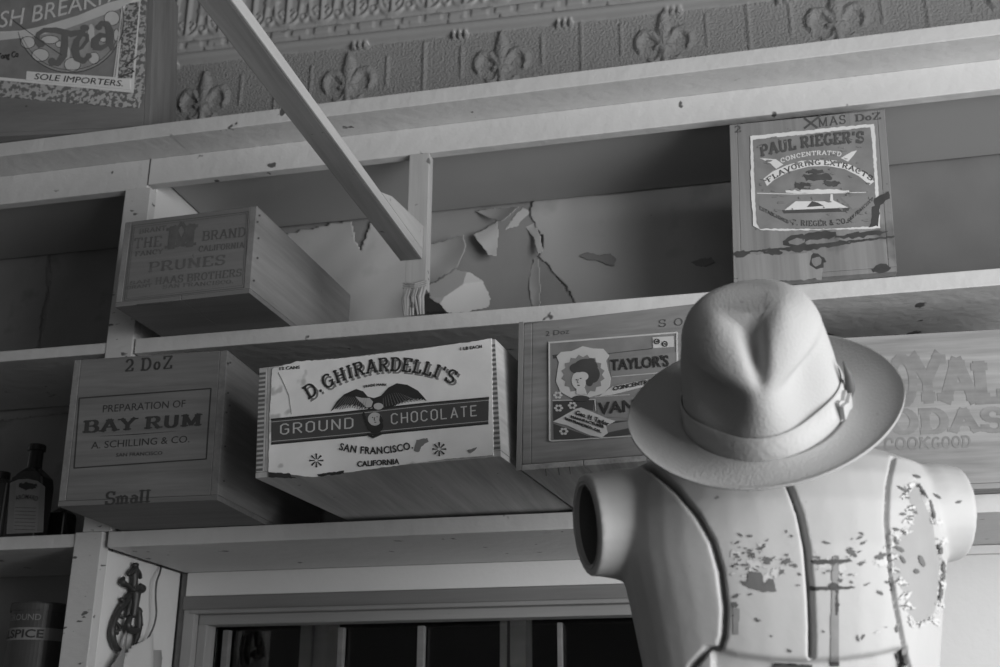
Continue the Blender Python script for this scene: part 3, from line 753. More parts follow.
# scuffs along the foot of the label
sc_ = [rag(k([(62, 486), (130, 488), (132, 498), (150, 503), (62, 500)]), .5, 2, 4), rag(k([(215, 490), (270, 484), (300, 480), (300, 487), (220, 498)]), .4, 2, 5)]
draw('label_shading', 'ink_grey', LB, f, sh + ribbon(k([(92, 168), (108, 200), (125, 240), (133, 300)]), .5) + [rag(k([(530, 382), (566, 376), (568, 388), (545, 402), (540, 420), (522, 418)]), .5, 2, 9), rag(k([(690, 415), (722, 405), (720, 410), (700, 425)]), .3, 2, 2)], .0018)
draw('label_lettering', 'ink', LB, f, ink + sc_, .0023)
fl = []
for i in range(13):
    a = i / 12
    fl += ribbon(ke([(300 + 150 * a, 180 + 10 * a), (235 + 200 * a, 258 + 6 * math.sin(a * 9))]), [.2, .5]) + ribbon(ke([(560 + 170 * a, 190 - 70 * a * (1 - a) * 2), (560 + 250 * a, 248 - 45 * a)]), [.2, .5])
draw('feather_lines', 'ink_grey', LB, f, fl, .0025)
lt = [ke(ell(505, 330, 46, 44)), ke([(375, 180), (420, 190), (470, 190), (492, 215), (480, 250), (450, 255), (420, 225), (400, 210)]), ke(ell(528, 245, 32, 22))]
draw('eagle_highlights', 'lab_light', LB, f, lt, .0026)
draw('portrait_features', 'ink', LB, f, [ke(ell(490, 320, 4, 3)), ke(ell(520, 316, 4, 3)), ke(ell(508, 352, 9, 2.5))] + ribbon(ke([(505, 320), (500, 338), (508, 340)]), .6) + [ke([(540, 300), (562, 340), (545, 370), (535, 340)])], .0029)
# dovetail fingers either side of the end panel
q = MB()
for i in range(22):
    h0 = .01 + i * (f.h - .014) / 22
    q.obox(f.O, f.u, f.v, -f.n, (.0008, .0115), (h0, h0 + .0035), (-.0004, .002))
q.build('joint_fingers', 'endgrain', t)
q = MB()
for i in range(22):
    h0 = .01 + i * (f.h - .014) / 22
    q.obox(f.O, f.u, f.v, -f.n, (f.w - .0115, f.w - .0008), (h0, h0 + .0035), (-.0004, .002))
q.build('joint_fingers', 'endgrain', t)
sfr = Face(f.O + f.u * f.w, f.d, f.v, f.u)

# ---- Taylor
t, f, sf = crate('vanilla_crate', "grained wooden crate with TAYLOR'S label, partly hidden by the hat", -.3215, -.270, .365, -.1, .248, .2043, .0161, .50, 0, ('taylor', 'taylor', 'taylor_bottom'), bottom_boards=3)
k = crop(540, 330, 5.8)
LB = draw('vanilla_label', 'lab_mid', t, f, [k([(55, 75), (800, 14), (800, 200), (800, 560), (60, 645)])], .0013)
wh = ribbon(k([(55, 72), (58, 640), (70, 646), (800, 600)]), [1.3, 1.3, 1, .8]) + ribbon(k([(55, 76), (795, 17)]), 1.6) + ribbon(k([(795, 17), (800, 600)]), 1.4)
wh.append(k([(655, 45), (775, 38), (778, 100), (658, 108)]))
shield = k([(98, 155), (125, 130), (185, 125), (250, 97), (310, 110), (370, 112), (403, 150), (385, 180), (395, 230), (412, 280), (405, 330), (370, 370), (320, 385), (250, 402), (180, 395), (120, 360), (95, 300), (105, 230), (112, 190)])
wh.append(shield)
wh.append(k([(345, 388), (420, 330), (660, 282), (690, 262), (720, 300), (420, 378)]))
wh.append(k([(78, 535), (205, 462), (240, 452), (310, 480), (390, 515), (440, 530), (385, 560), (395, 600), (360, 625), (300, 615), (230, 588), (160, 555)]))
wh += ribbon(k([(420, 274), (700, 250)]), .6) + ribbon(k([(75, 412), (320, 405), (325, 470)]), .7) + ribbon(k([(320, 390), (520, 378)]), .5)
for cx, cy in ((110, 455), (190, 440), (140, 590), (105, 380)):
    for a in range(6): wh.append(k(ell(cx + 18 * math.cos(a * 1.05), cy + 15 * math.sin(a * 1.05), 9, 7, 8)))
dk = [k([(78, 150), (100, 148), (100, 165), (78, 168)]), k([(78, 415), (315, 408), (310, 470), (240, 450), (78, 530)]), k([(80, 545), (300, 622), (240, 632), (82, 636)]), k([(395, 545), (440, 530), (560, 525), (560, 600), (370, 628)])]
dk += ribbon(k([(75, 150), (130, 142)]), .6) + ribbon(k([(385, 140), (650, 110)]), .6)
draw('label_dark_print', 'lab_dark', LB, f, dk, .0017)
draw('shaded_panel', 'ink_grey', LB, f, [k([(400, 165), (800, 130), (800, 245), (415, 270)]), k([(330, 405), (560, 390), (560, 515), (335, 505)]), k([(330, 560), (420, 545), (520, 530), (520, 570), (380, 600)])], .0018)
draw('label_light_print', 'lab_light', LB, f, wh, .0021)
cogs = []
for i in range(32):
    a = 2 * PI * i / 32; r = 1.0 if i % 2 else .86; cogs.append((252 + 128 * r * math.cos(a), 262 + 118 * r * math.sin(a)))
draw('portrait_ground', 'ink_grey', LB, f, [k(cogs)], .0024)
hair = [k(ell(270, 215, 68, 45)), k(ell(310, 260, 40, 50)), k(ell(215, 225, 40, 30)), k(ell(290, 300, 22, 30)), k(ell(240, 400, 50, 18)), k(ell(235, 195, 16, 14)), k(ell(300, 180, 22, 14))]
draw('portrait_hair', 'lab_dark', LB, f, hair, .0027)
draw('portrait_face', 'lab_light', LB, f, [k(ell(228, 300, 40, 52, rot=-12)), k(ell(250, 272, 34, 26)), k([(215, 345), (260, 335), (275, 375), (215, 375)])], .0030)
ink = text(f, bfont("TAYLOR'S", .016), k([(415, 238)])[0], k([(750, 212)])[0], 10.5) + text(f, bfont('CONCENTRATED', .008), k([(430, 355)])[0], k([(715, 298)])[0], 4.0)
ink += text(f, bfont('VANILLA', .008), k([(345, 492)])[0], k([(760, 452)])[0], 11.5)
ink += text(f, bfont('Geo. H. Taylor'), k([(210, 492)])[0], k([(400, 560)])[0], 4.2, lean=.3) + text(f, bfont('MANUFACTURER'), k([(185, 512)])[0], k([(375, 572)])[0], 2.6) + text(f, bfont('SAN FRANCISCO, CAL.'), k([(150, 522)])[0], k([(360, 600)])[0], 2.6)
ink += [k(ell(215, 293, 5, 3)), k(ell(240, 285, 5, 3)), k(ell(228, 325, 8, 3)), ] + ribbon(k([(226, 290), (220, 308), (228, 310)]), .4)
for cx, cy in ((682, 70), (728, 84)): ink += ribbon(k(arc(cx, cy, 14, 14, 0, 360)), .6) + [k(ell(cx, cy, 4, 4))]
draw('label_lettering', 'ink', LB, f, ink, .0033)
kk = crop(510, 300, 3.03)
draw('pencil_mark', 'ink_faded', t, f, text(f, slab('S O', .12, .08, .1, .3), kk([(450, 82)])[0], kk([(525, 76)])[0], 7) + text(f, bfont('2 Doz'), kk([(108, 110)])[0], kk([(180, 102)])[0], 5), .0004)
draw('corner_cleat', 'ink_grey', t, f, [kk([(28, 68), (42, 67), (35, 515), (20, 518)])], .0016)
bt = Face(f.O, f.u, f.d, -f.v)
draw('nail', 'stain', t, f, ribbon(kk([(108, 512), (110, 533)]), .8) + ribbon(kk([(146, 508), (150, 530)]), .8) + ribbon(kk([(180, 505), (183, 528)]), .8), .0006)

# ---- Rieger
t, f, sf = crate('extracts_crate', 'water-stained crate with a white-edged extracts label, on the middle shelf at right', -.0407, -.024, .703, .0251, .2412, .277, .0381, .285, 0, ('rieger', 'rieger', 'rieger'), bottom_boards=1)
k = crop(710, 90, 3.175)
scf = rag(k([(80, 525), (190, 520), (235, 525), (320, 512), (360, 560), (352, 600), (90, 612)]), 1.0, 2.5, 3)
draw('bare_patch', 'stain2', t, f, [scf], .0003)
stn = []
stn += ribbon(rag(k([(80, 518), (150, 512), (230, 505), (300, 505), (400, 492), (480, 478), (585, 466)]), .6, 3, 5)[:-8], 1.6)
for i, (cx, cy, rx, ry) in enumerate([(270, 478, 40, 20), (345, 465, 60, 14), (340, 545, 26, 24), (300, 500, 70, 12), (480, 460, 90, 8), (200, 515, 30, 9), (100, 520, 26, 10), (545, 568, 30, 14), (390, 490, 60, 8)]):
    stn.append(rag(k(ell(cx, cy, rx, ry, 14, rot=-6)), 1.4, 3, i))
draw('dark_water_stain', 'stain', t, f, stn, .0004)
draw('pale_stain_core', 'rieger', t, f, [rag(k(ell(275, 482, 28, 10, 12, -6)), .8, 3, 1), rag(k(ell(340, 482, 40, 7, 12, -6)), .8, 3, 2), rag(k(ell(338, 545, 17, 15, 12)), .8, 3, 3)], .0006)
LB = draw('extracts_label', 'lab_white', t, f, [rag(k([(127, 147), (520, 108), (526, 160), (530, 260), (538, 360), (540, 440), (230, 448), (160, 445), (137, 432), (130, 300)]), .5, 3, 6)], .0013)
kr = crop(740, 120, 5.56)
prn = rag(kr([(74, 112), (400, 78), (725, 42), (735, 130), (748, 330), (752, 430), (760, 590), (500, 608), (110, 606), (92, 580), (80, 300)]), .4, 2, 8)
draw('printed_ground', 'lab_mid', LB, f, [prn], .0017)
lt = [kr([(130, 330), (180, 290), (260, 255), (340, 230), (440, 225), (530, 228), (620, 255), (700, 300), (745, 345), (720, 365), (660, 315), (580, 275), (480, 258), (380, 262), (270, 290), (190, 335), (150, 370)]),
      kr([(110, 215), (200, 222), (240, 250), (200, 275), (170, 245)]), kr([(560, 215), (620, 180), (650, 172), (630, 200), (600, 235)]),
      kr([(245, 505), (310, 455), (500, 455), (503, 415), (515, 415), (518, 450), (600, 490)])]
lt += [rag(kr(ell(430, 400, 180, 12)), .6, 3, 3)] + ribbon(kr([(95, 410), (300, 415), (700, 405)]), .7)
lt += text(f, slab('CONCENTRATED', .2, .14, .1, .2), kr([(230, 240)])[0], kr([(560, 205)])[0], 4, bend=4)
draw('label_light_print', 'lab_white', LB, f, lt, .0021)
md = [rag(kr(ell(430, 330, 150, 60)), 2.0, 2.5, 4), rag(kr(ell(330, 370, 60, 30)), 1.5, 2.5, 5), rag(kr(ell(500, 350, 70, 28)), 1.5, 2.5, 6)]
draw('landscape_print', 'ink_grey', LB, f, [rag(kr([(100, 430), (300, 425), (290, 450), (230, 510), (110, 500)]), 1, 3, 2), rag(kr([(560, 430), (740, 420), (745, 480), (620, 500)]), 1, 3, 3)], .0020)
dk = [rag(kr(ell(350, 370, 50, 20)), 1.4, 2.2, 4), rag(kr(ell(430, 320, 80, 22)), 1.4, 2.2, 5), rag(kr(ell(420, 290, 50, 12)), 1, 2.2, 8), rag(kr(ell(510, 355, 45, 16)), 1.4, 2.2, 6), kr([(235, 505), (610, 492), (600, 512), (245, 522)]), kr([(372, 488), (400, 455), (430, 462), (465, 480)])]
dk += text(f, slab("PAUL RIEGER'S", .28, .16, .15, .18), kr([(120, 205)])[0], kr([(685, 128)])[0], 10.5, lean=0, bend=3)
dk += text(f, slab('FLAVORING EXTRACTS', .2, .12, .1, .2), kr([(160, 350)])[0], kr([(730, 342)])[0], 4.6, bend=17)
dk += text(f, slab('P. RIEGER & CO.', .18, .1, .1, .2), kr([(290, 585)])[0], kr([(600, 575)])[0], 5, bend=-2) + text(f, slab('SAN FRANCISCO', .16, .1, .1, .2), kr([(600, 575)])[0], kr([(740, 450)])[0], 3.5)
dk += text(f, slab('ESTABLISHED', .16, .1, .1, .2), kr([(110, 500)])[0], kr([(270, 580)])[0], 3.2)
draw('label_lettering', 'ink_faded', LB, f, dk, .0024)
draw('stencilled_marks', 'ink_faded', t, f, text(f, slab('MAS', .15, .1, .1, .2), k([(345, 118)])[0], k([(432, 106)])[0], 8.5) + ribbon(k([(300, 90), (340, 120)]), 2.2) + ribbon(k([(350, 82), (300, 122)]), 2)
     + text(f, slab('DoZ', .2, .1, .15, .12), k([(462, 100)])[0], k([(543, 92)])[0], 6.5) + text(f, slab('2', .2, .1, .1), k([(78, 136)])[0], k([(98, 134)])[0], 6.5), .0004)
rr = random.Random(5)
draw('worn_spots', 'lab_mid', LB, f, [rag(kr(ell(rr.uniform(110, 720), rr.uniform(100, 580), rr.uniform(4, 22), rr.uniform(2, 7), 9, rr.uniform(-20, 20))), .5, 2, i) for i in range(70)], .0027)
draw('stain_over_edge', 'stain', LB, f, [rag(kr([(740, 440), (790, 420), (830, 400), (830, 440), (780, 470), (770, 590), (720, 600), (735, 520)]), .9, 3, 9)], .0020)

# ---- Royal
t, f, sf = crate('soda_crate', 'wide wooden crate with faded ROYAL SODAS lettering, behind the hat at right', .0074, -.0451, .365, .0513, .2947, .2314, .04, .30, 0, ('royal', 'royal', 'royal'), bottom_boards=2, xr=.14)
k = crop(820, 320, 3.706)
P_ = lambda s, a, b_, h, th=.3: text(f, slab(s, th, .2, .12, .12), k([a])[0], k([b_])[0], h)
ink = P_('R', (130, 312), (215, 308), 44) + P_('O', (268, 308), (360, 304), 44) + P_('Y', (350, 304), (462, 298), 46) + P_('A', (455, 300), (585, 300), 41, .32) + P_('L', (580, 300), (690, 296), 38)
ink += P_('ODAS', (265, 418), (690, 410), 22) + P_('COOK', (240, 482), (410, 474), 11, .2) + P_('GOOD', (418, 476), (560, 469), 10.5, .2)
draw('faded_lettering', 'ink_royal', t, f, ink, .0004)

# ---- Tea chest
t, f, sf = crate('tea_chest', 'large tea chest with an ornate Tea label, on the very top at left', -1.3447, -.0921, 1.0865, .1367, .2888, .36, -.08, .13, 0, ('teawood', 'teaside', 'teawood'), bottom_boards=1, xl=.16)
k = crop(0, 0, 4.444)
LB = draw('tea_label_border', 'orn2', t, f, [rag(k([(-420, -300), (660, -300), (645, 200), (640, 420), (620, 480), (540, 478), (300, 455), (0, 430), (-420, 400)]), .9, 2.5, 3)], .0013)
draw('tea_label_panel', 'lab_white', LB, f, [k([(-420, -280), (648, -280), (595, 415), (400, 395), (0, 358), (-420, 330)])], .0017)
draw('tea_label_mottling', 'orn', LB, f, [k([(560, 20), (622, 10), (590, 350), (525, 350), (545, 120)])], .0021)
draw('tea_dark_ground', 'lab_mid', LB, f, [k([(-420, 180), (70, 175), (550, 40), (515, 345), (300, 330), (120, 322), (118, 355), (0, 345), (-420, 310)]), k([(-420, -280), (610, -280), (560, 0), (480, 15), (350, 70), (200, 115), (100, 138), (-60, 146), (-420, 146)])], .0022)
draw('tea_medallion', 'medal', LB, f, [k(arc(315, 90, 238, 236, -14, 166, 30))], .0025)
dk = ribbon(k(arc(315, 90, 238, 236, -14, 166, 30)), .6) + ribbon(k(arc(315, 90, 226, 224, -12, 160, 30)), .4)
ov = ((127, 192, 32, 26), (183, 248, 38, 28), (325, 290, 36, 30), (500, 85, 34, 32), (225, 180, 40, 18), (420, 262, 24, 26), (462, 175, 20, 16), (520, 160, 12, 28), (268, 200, 18, 14), (408, 150, 14, 40), (300, 240, 14, 30))
draw('pale_ovals', 'lab_light', LB, f, [k(ell(*q_)) for q_ in ov], .00265)
draw('white_ribbon', 'lab_light', LB, f, [k([(-60, 150), (80, 142), (200, 118), (350, 72), (480, 17), (560, -5), (600, -30), (600, 0), (540, 40), (440, 78), (300, 130), (160, 165), (0, 182), (-60, 182)])], .0027)
for cx, cy, rx, ry in ((127, 192, 32, 26), (183, 248, 38, 28), (325, 290, 36, 30), (500, 85, 34, 32), (225, 180, 40, 18), (420, 262, 24, 26), (462, 175, 20, 16), (520, 160, 12, 28), (268, 200, 18, 14)):
    dk += ribbon(k(ell(cx, cy, rx, ry) + [ell(cx, cy, rx, ry)[0]]), .5)
draw('oval_outlines', 'lab_dark', LB, f, dk, .0029)
tea = ribbon(k([(185, 205), (168, 185), (172, 155), (200, 138), (250, 138), (320, 155), (370, 145), (392, 125)]), [7, 5.5, 4, 4.5, 5.5, 6, 4.5, 3])
tea += [k(ell(184, 198, 20, 16)), k(ell(380, 128, 20, 14))]
tea += ribbon(k([(292, 150), (290, 200), (285, 250), (262, 285), (232, 280)]), [6, 7.5, 7.5, 6, 4.5]) + [k(ell(235, 278, 17, 18))]
tea += ribbon(k([(338, 232), (368, 214), (392, 182), (390, 158), (366, 158), (344, 185), (336, 225), (346, 262), (374, 276), (402, 252)]), [2.5, 3, 3.5, 3.5, 3.5, 6, 8, 7, 5, 4]) + [k(ell(398, 252, 13, 12))]
tea += ribbon(k([(438, 128), (455, 108), (480, 112), (490, 140), (490, 190), (505, 222)]), [5, 5, 6, 7.5, 7.5, 4]) + [k(ell(442, 125, 15, 13))]
tea += ribbon(k([(485, 165), (450, 160), (425, 185), (425, 210), (450, 218), (485, 200)]), [3, 5, 8, 8, 5, 3])
draw('tea_lettering', 'ink_tea', LB, f, tea, .0032)
wl = text(f, bfont('ENGLISH BREAKFAST', -.005), (-62, 34), (146, -10), 16.5, lean=.05, bend=-9)
draw('curved_lettering', 'lab_light', LB, f, wl, .0031)
draw('importers_strip', 'lab_white', LB, f, [k([(122, 320), (580, 358), (582, 402), (118, 360)])], .0030)
draw('importers_lettering', 'ink', LB, f, text(f, bfont('Sole Importers.'.upper(), .0), k([(155, 356)])[0], k([(548, 388)])[0], 5.8, lean=.25) + text(f, bfont('Tong Co'), k([(-8, 268)])[0], k([(85, 256)])[0], 6), .0034)
draw('corner_rule', 'lab_light', LB, f, ribbon(k([(545, 40), (522, 240), (508, 345)]), 1.0), .0034)
draw('crack', 'lab_dark', LB, f, ribbon(k([(50, 85), (190, 190), (280, 250)]), .5) + ribbon(k([(618, 250), (560, 300), (600, 320), (540, 345)]), .4), .0036)
for o_ in list(bpy.data.objects): pass

# =============================================================== BOTTLES AND TIN (left bay)
def rrect(cx, cy, a, b, r, n=5):
    o = []
    for (sx, sy, a0) in ((1, 1, 0), (-1, 1, 90), (-1, -1, 180), (1, -1, 270)):
        for i in range(n + 1):
            t_ = math.radians(a0 + 90 * i / n); o.append((cx + sx * (a - r) + r * math.cos(t_), cy + sy * (b - r) + r * math.sin(t_)))
    return o
def bottle(px, base_y, Y, H, a, b, label, lab, tall_neck=True):
    c = PY(px, base_y, Y); z = Zr(.3642)
    t = thing('glass_bottle', label, 'bottle', (c.x, Y, z))
    prof = [(0, 1), (.01, 1.0), (.56, 1.0), (.64, .92), (.70, .6), (.75, .38), (.93, .36), (.935, .45), (.99, .45), (1, .4)] if tall_neck else [(0, 1), (.01, 1), (.8, 1), (.87, .7), (.9, .45), (1, .45)]
    rings = []
    for h, s in prof:
        aa = a * s; bb = max(b * (s if s < 1 else 1), 0) if s == 1 else (aa * (1 if s < .5 else .8 if s < .9 else b / a))
        bb = min(bb, b); rings.append([(c.x + x, Y + y, z + h * H) for x, y in rrect(0, 0, aa, bb, min(aa, bb) * (.98 if s < .5 else .35))])
    q = MB(); q.loft(rings); q.build('glass_body', 'glassb', t, smooth=False, bevel=0)
    fc = Face((c.x, Y - b, z), (1, 0, 0), (0, 0, 1), (0, -1, 0))
    return t, fc
t, fc = bottle(25, 533, .05, .172, .034, .02, 'tall dark glass bottle with an arched paper label, beside the bay rum crate', True)
k = crop(0, 430, 6.06)
LB = draw('paper_label', 'blabel', t, fc, [k([(62, 322), (110, 300), (170, 296), (230, 310), (275, 345), (262, 620), (40, 630)])], .0005)
draw('label_print', 'ink_grey', LB, fc, [k([(62, 330), (100, 312), (80, 620), (45, 622)]), k([(245, 330), (272, 350), (258, 615), (225, 615)])], .0008)
draw('label_lettering', 'ink', LB, fc, text(fc, bfont('AROMARD', .01), k([(98, 428)])[0], k([(225, 432)])[0], 4.5, bend=2) + sum([ribbon(k([(95 - i, 470 + 22 * i), (220 - i, 474 + 22 * i)]), .4) for i in range(7)], []) + [rag(k(ell(170, 340, 55, 22)), 1, 2, 2)], .0009)
t, fc = bottle(-8, 533, .05, .125, .036, .024, 'dark glass jar cut by the left edge, beside the labelled bottle', False, False)
t, fc = bottle(60, 533, .12, .095, .02, .02, 'small dark bottle half hidden behind the bay rum crate', True)
# spice tin
c = PY(38, 640, .09); zt = PY(38, 601, .04).z; zb = Zr(.0752)
t = thing('spice_tin', 'round dark spice tin with a pale band, on the lowest left shelf', 'tin', (c.x, .09, zb))
R = .049
def cyl(name, m, r, z0, z1, parent, seg=48, lip=0):
    prof = [(r, z0), (r, z1)] if not lip else [(r, z0), (r, z1 - lip), (r * .97, z1), (r * .9, z1), (r * .88, z1 - .003), (0.001, z1 - .003)]
    q = MB(); q.loft([[(c.x + a * math.cos(2 * PI * i / seg), .09 + a * math.sin(2 * PI * i / seg), z) for i in range(seg)] for a, z in prof]); return q.build(name, m, parent, smooth=False)
cyl('tin_body', 'tinp', R, zb, zt - .006, t); cyl('tin_lid', 'tinp', R + .0018, zt - .014, zt, t, lip=.003)
zc = PY(38, 633, .04).z
bnd = cyl('pale_band', 'tinl', R + .0006, zc - .010, zc + .010, t)
q = MB()
def wrap(glyphs, z, h, ang0, ang1, q):
    for g in glyphs:
        V = []
        for a, b_ in g:
            th_ = ang0 + (ang1 - ang0) * a; V.append((c.x + (R + .0012) * math.sin(th_), .09 - (R + .0012) * math.cos(th_), z + b_ * h))
        q.add(V, [tuple(range(len(V)))])
wrap(bfont('ALLSPICE', .02), zc - .0065, .013, -1.35, .75, q)
q.build('tin_lettering', 'ink', bnd)
q = MB(); wrap(bfont('GROUND', .01), zc + .022, .010, -.7, .6, q); q.build('upper_lettering', 'ink_grey', t)

# =============================================================== HOOK AND PAPERS ON THE SIDE PANEL
sp = Face((-1.0866, 0, Zr(0)), (0, 1, 0), (0, 0, 1), (1, 0, 0))
k = crop(70, 500, 3.826)
hk = thing('iron_bill_clip', 'ornate black cast iron bill clip fixed to the pale side panel', 'clip', tuple(sp.at(*k([(200, 580)])[0])))
def relief(name, m, parent, items, off=.0):
    q = MB()
    for pts, w in items:
        P3 = [sp.at(x, y, off + .0088) for x, y in k(pts)]
        q.tube(P3, [a * .00052 for a in w], 10, sm=5)
    return q.build(name, m, parent, smooth=True)
relief('clip_back', 'iron', hk, [
    ([(236, 240), (232, 262), (228, 290), (226, 330), (222, 350)], [3, 12, 14, 12, 16]),
    ([(222, 345), (205, 330), (190, 322), (180, 312), (188, 298)], [8, 8, 10, 12, 6]),
    ([(222, 345), (240, 335), (255, 345), (262, 338), (250, 324)], [8, 8, 11, 11, 6]),
    ([(204, 288), (214, 276), (230, 270), (246, 282), (252, 300)], [6, 9, 13, 9, 6]), ([(226, 250), (238, 250)], [8, 8]), ([(188, 388), (176, 378)], [9, 5]), ([(170, 440), (182, 452)], [8, 5]), ([(150, 500), (164, 512)], [8, 5]), ([(246, 420), (256, 428)], [8, 5]), ([(246, 470), (258, 478)], [8, 5]), ([(236, 520), (248, 524)], [7, 4]),
    ([(222, 350), (215, 385), (205, 420), (200, 450)], [16, 10, 9, 8]),
    ([(236, 350), (236, 400), (246, 440), (246, 480), (238, 520), (226, 560)], [10, 7, 11, 12, 11, 5]),
    ([(210, 360), (190, 395), (165, 430), (145, 480), (142, 520), (155, 560), (175, 575)], [10, 13, 11, 10, 13, 11, 6]),
    ([(196, 385), (170, 410)], [12, 6]), ([(160, 470), (172, 490), (160, 505)], [5, 8, 5]),
    ([(200, 470), (215, 490), (205, 505)], [6, 7, 4])])
relief('clip_jaw', 'iron', hk, [([(200, 445), (190, 480), (205, 500), (232, 500)], [9, 12, 12, 10]), ([(222, 350), (218, 400), (212, 450)], [18, 14, 10])], .006)
def sppt(x, y, off): return sp.at(x, y, off)
q = MB(); q.tube([sppt(*k([p])[0], o_) for p, o_ in (((350, 240), .001), ((320, 280), .012), ((300, 315), .016), ((296, 370), .016), ((298, 440), .016), ((290, 500), .012), ((262, 560), .008))], .0018, 8, sm=6)
tag(q.build('bent_wire', 'wire', smooth=True), 'bent dark wire hanging on the pale side panel beside the iron clip', 'wire')
def pap(poly, label, m, off, bulge, axis, seed, cat='paper'):
    (ax, ay), (bx, by) = axis; L2_ = (bx - ax) ** 2 + (by - ay) ** 2
    def fn(px, py):
        t_ = ((px - ax) * (bx - ax) + (py - ay) * (by - ay)) / L2_; t_ = min(1, max(0, t_))
        return sp.at(px, py, off + bulge * math.sin(PI * t_))
    return tag(sheet('hanging_paper', m, None, poly, fn, 1.0), label, cat)
pap(k([(85, 700), (110, 655), (165, 560), (195, 490), (205, 500), (185, 560), (150, 700)]), 'thin bent paper held at the left of the iron clip', 'paper_dim', .010, .01, (k([(90, 600)])[0], k([(200, 600)])[0]), 1)
pap(k([(150, 700), (185, 560), (232, 508), (250, 545), (270, 570), (262, 700)]), 'rolled pale paper held under the iron clip', 'paper', .014, .03, (k([(175, 600)])[0], k([(268, 600)])[0]), 2)
pap(k([(262, 700), (268, 575), (320, 575), (342, 605), (318, 645), (312, 700)]), 'pale paper with a torn corner, right of the rolled one', 'paper_dark', .006, .012, (k([(262, 600)])[0], k([(340, 600)])[0]), 3)

# =============================================================== DRESS FORM
TC = Vector((-.008, -.50, Z0)); YAW = math.radians(9)
def tl(x, y, z):      # torso frame -> room
    c_, s_ = math.cos(YAW), math.sin(YAW)
    return (TC.x + x * c_ - y * s_, TC.y + x * s_ + y * c_, Z0 + z)
def sup(a, bf, bb, z, n=40, e=2.3):
    o = []; ox = .006 if a > .1 else 0
    for i in range(n):
        t_ = 2 * PI * i / n; cx, sy = math.cos(t_), math.sin(t_)
        x = math.copysign(abs(cx) ** (2 / e), cx) * a; y = math.copysign(abs(sy) ** (2 / e), sy) * (bb if sy > 0 else bf)
        o.append(tl(x + ox, y, z))
    return o
q = MB()
secs = [(-.18, .150, .095, .10), (-.10, .143, .090, .095), (-.02, .136, .085, .09), (.05, .136, .088, .088), (.10, .144, .096, .088), (.15, .153, .104, .09), (.20, .163, .106, .092), (.245, .164, .100, .092), (.275, .160, .088, .088), (.295, .150, .072, .078), (.309, .115, .058, .066), (.318, .07, .05, .055)]
q.loft([sup(a, bf, bb, z) for z, a, bf, bb in secs])
q.loft([sup(.056, .052, .052, z, e=2) for z in (.27, .33, .352)])
def stump(sx, pts, rad):
    rings = []
    for i, (x, y, z) in enumerate(pts):
        p = Vector((x, y, z)); nx = Vector(pts[min(i + 1, len(pts) - 1)]) - Vector(pts[max(i - 1, 0)]); nx.normalize()
        up = Vector((0, 0, 1)); a = nx.cross(up).normalized(); b_ = a.cross(nx)
        rz, ry = rad[i]
        rings.append([tl(*(p + a * ry * math.cos(t_) + b_ * rz * math.sin(t_))) for t_ in [2 * PI * j / 28 for j in range(28)]])
    return rings
LS = [(-.09, .0, .230), (-.13, .0, .238), (-.160, -.006, .240), (-.182, -.013, .238), (-.191, -.016, .237)]
RS = [(.09, .0, .235), (.135, .0, .245), (.165, .004, .250), (.190, .008, .250)]
q.loft(stump(-1, LS, [(.064, .05), (.062, .050), (.057, .048), (.053, .046), (.053, .046)]))
q.loft([r[::-1] for r in stump(1, RS, [(.055, .05), (.055, .052), (.052, .05), (.048, .048)])])
me = bpy.data.meshes.new('raw'); me.from_pydata(q.v, [], q.f)
ob = bpy.data.objects.new('raw', me); C.objects.link(ob)
md_ = ob.modifiers.new('r', 'REMESH'); md_.mode = 'VOXEL'; md_.voxel_size = .0019
md2 = ob.modifiers.new('s', 'SMOOTH'); md2.factor = .5; md2.iterations = 30
body = bpy.data.meshes.new_from_object(ob.evaluated_get(bpy.context.evaluated_depsgraph_get()))
bpy.data.objects.remove(ob)
body.name = 'torso_body'
nv = len(body.vertices); co = np.empty(nv * 3); body.vertices.foreach_get('co', co); co = co.reshape(-1, 3)
def bvh_of(me_): return BVHTree.FromPolygons([v.co.copy() for v in me_.vertices], [tuple(p.vertices) for p in me_.polygons])
bv = bvh_of(body)
def hit(px, py, off=0.0):
    r = ray(px, py).normalized(); h_, n_, i_, d_ = bv.ray_cast(CAM, r)
    return None if h_ is None else h_ + n_ * off
nor = np.empty(nv * 3); body.vertices.foreach_get('normal', nor); nor = nor.reshape(-1, 3)
def dist_poly(P3):
    best = np.full(nv, 1e9)
    for a, b_ in zip(P3[:-1], P3[1:]):
        a = np.array(a); b_ = np.array(b_); ab = b_ - a
        t_ = np.clip(((co - a) @ ab) / (ab @ ab + 1e-12), 0, 1); best = np.minimum(best, np.linalg.norm(co - a - t_[:, None] * ab, axis=1))
    return best
def line3(pts, n=10):
    o = []
    for (x0, y0), (x1, y1) in zip(pts[:-1], pts[1:]):
        for i in range(n):
            h_ = hit(x0 + (x1 - x0) * i / n, y0 + (y1 - y0) * i / n)
            if h_ is not None: o.append(tuple(h_))
    return o
k = crop(560, 420, 2.273)
G1 = k([(170, 90), (210, 112), (265, 160), (310, 215), (345, 275), (365, 345), (375, 430), (372, 490), (362, 520), (335, 522), (300, 560), (280, 600)])
G2 = k([(505, 120), (525, 160), (545, 215), (560, 290), (568, 380), (572, 470), (572, 545)])
G3 = k([(758, 85), (745, 150), (742, 230), (750, 330), (762, 420), (775, 480), (785, 530), (800, 580)])
HEM = k([(345, 520), (400, 535), (480, 545), (572, 548), (640, 545), (720, 535), (790, 518)])
disp = np.zeros(nv)
for G_, wd_, dp in ((G1, .0021, .016), (G2, .0021, .016), (G3, .0016, .006)):
    L3 = line3(G_)
    if len(L3) > 1: disp = np.maximum(disp, dp * np.exp(-(dist_poly(L3) / wd_) ** 2))
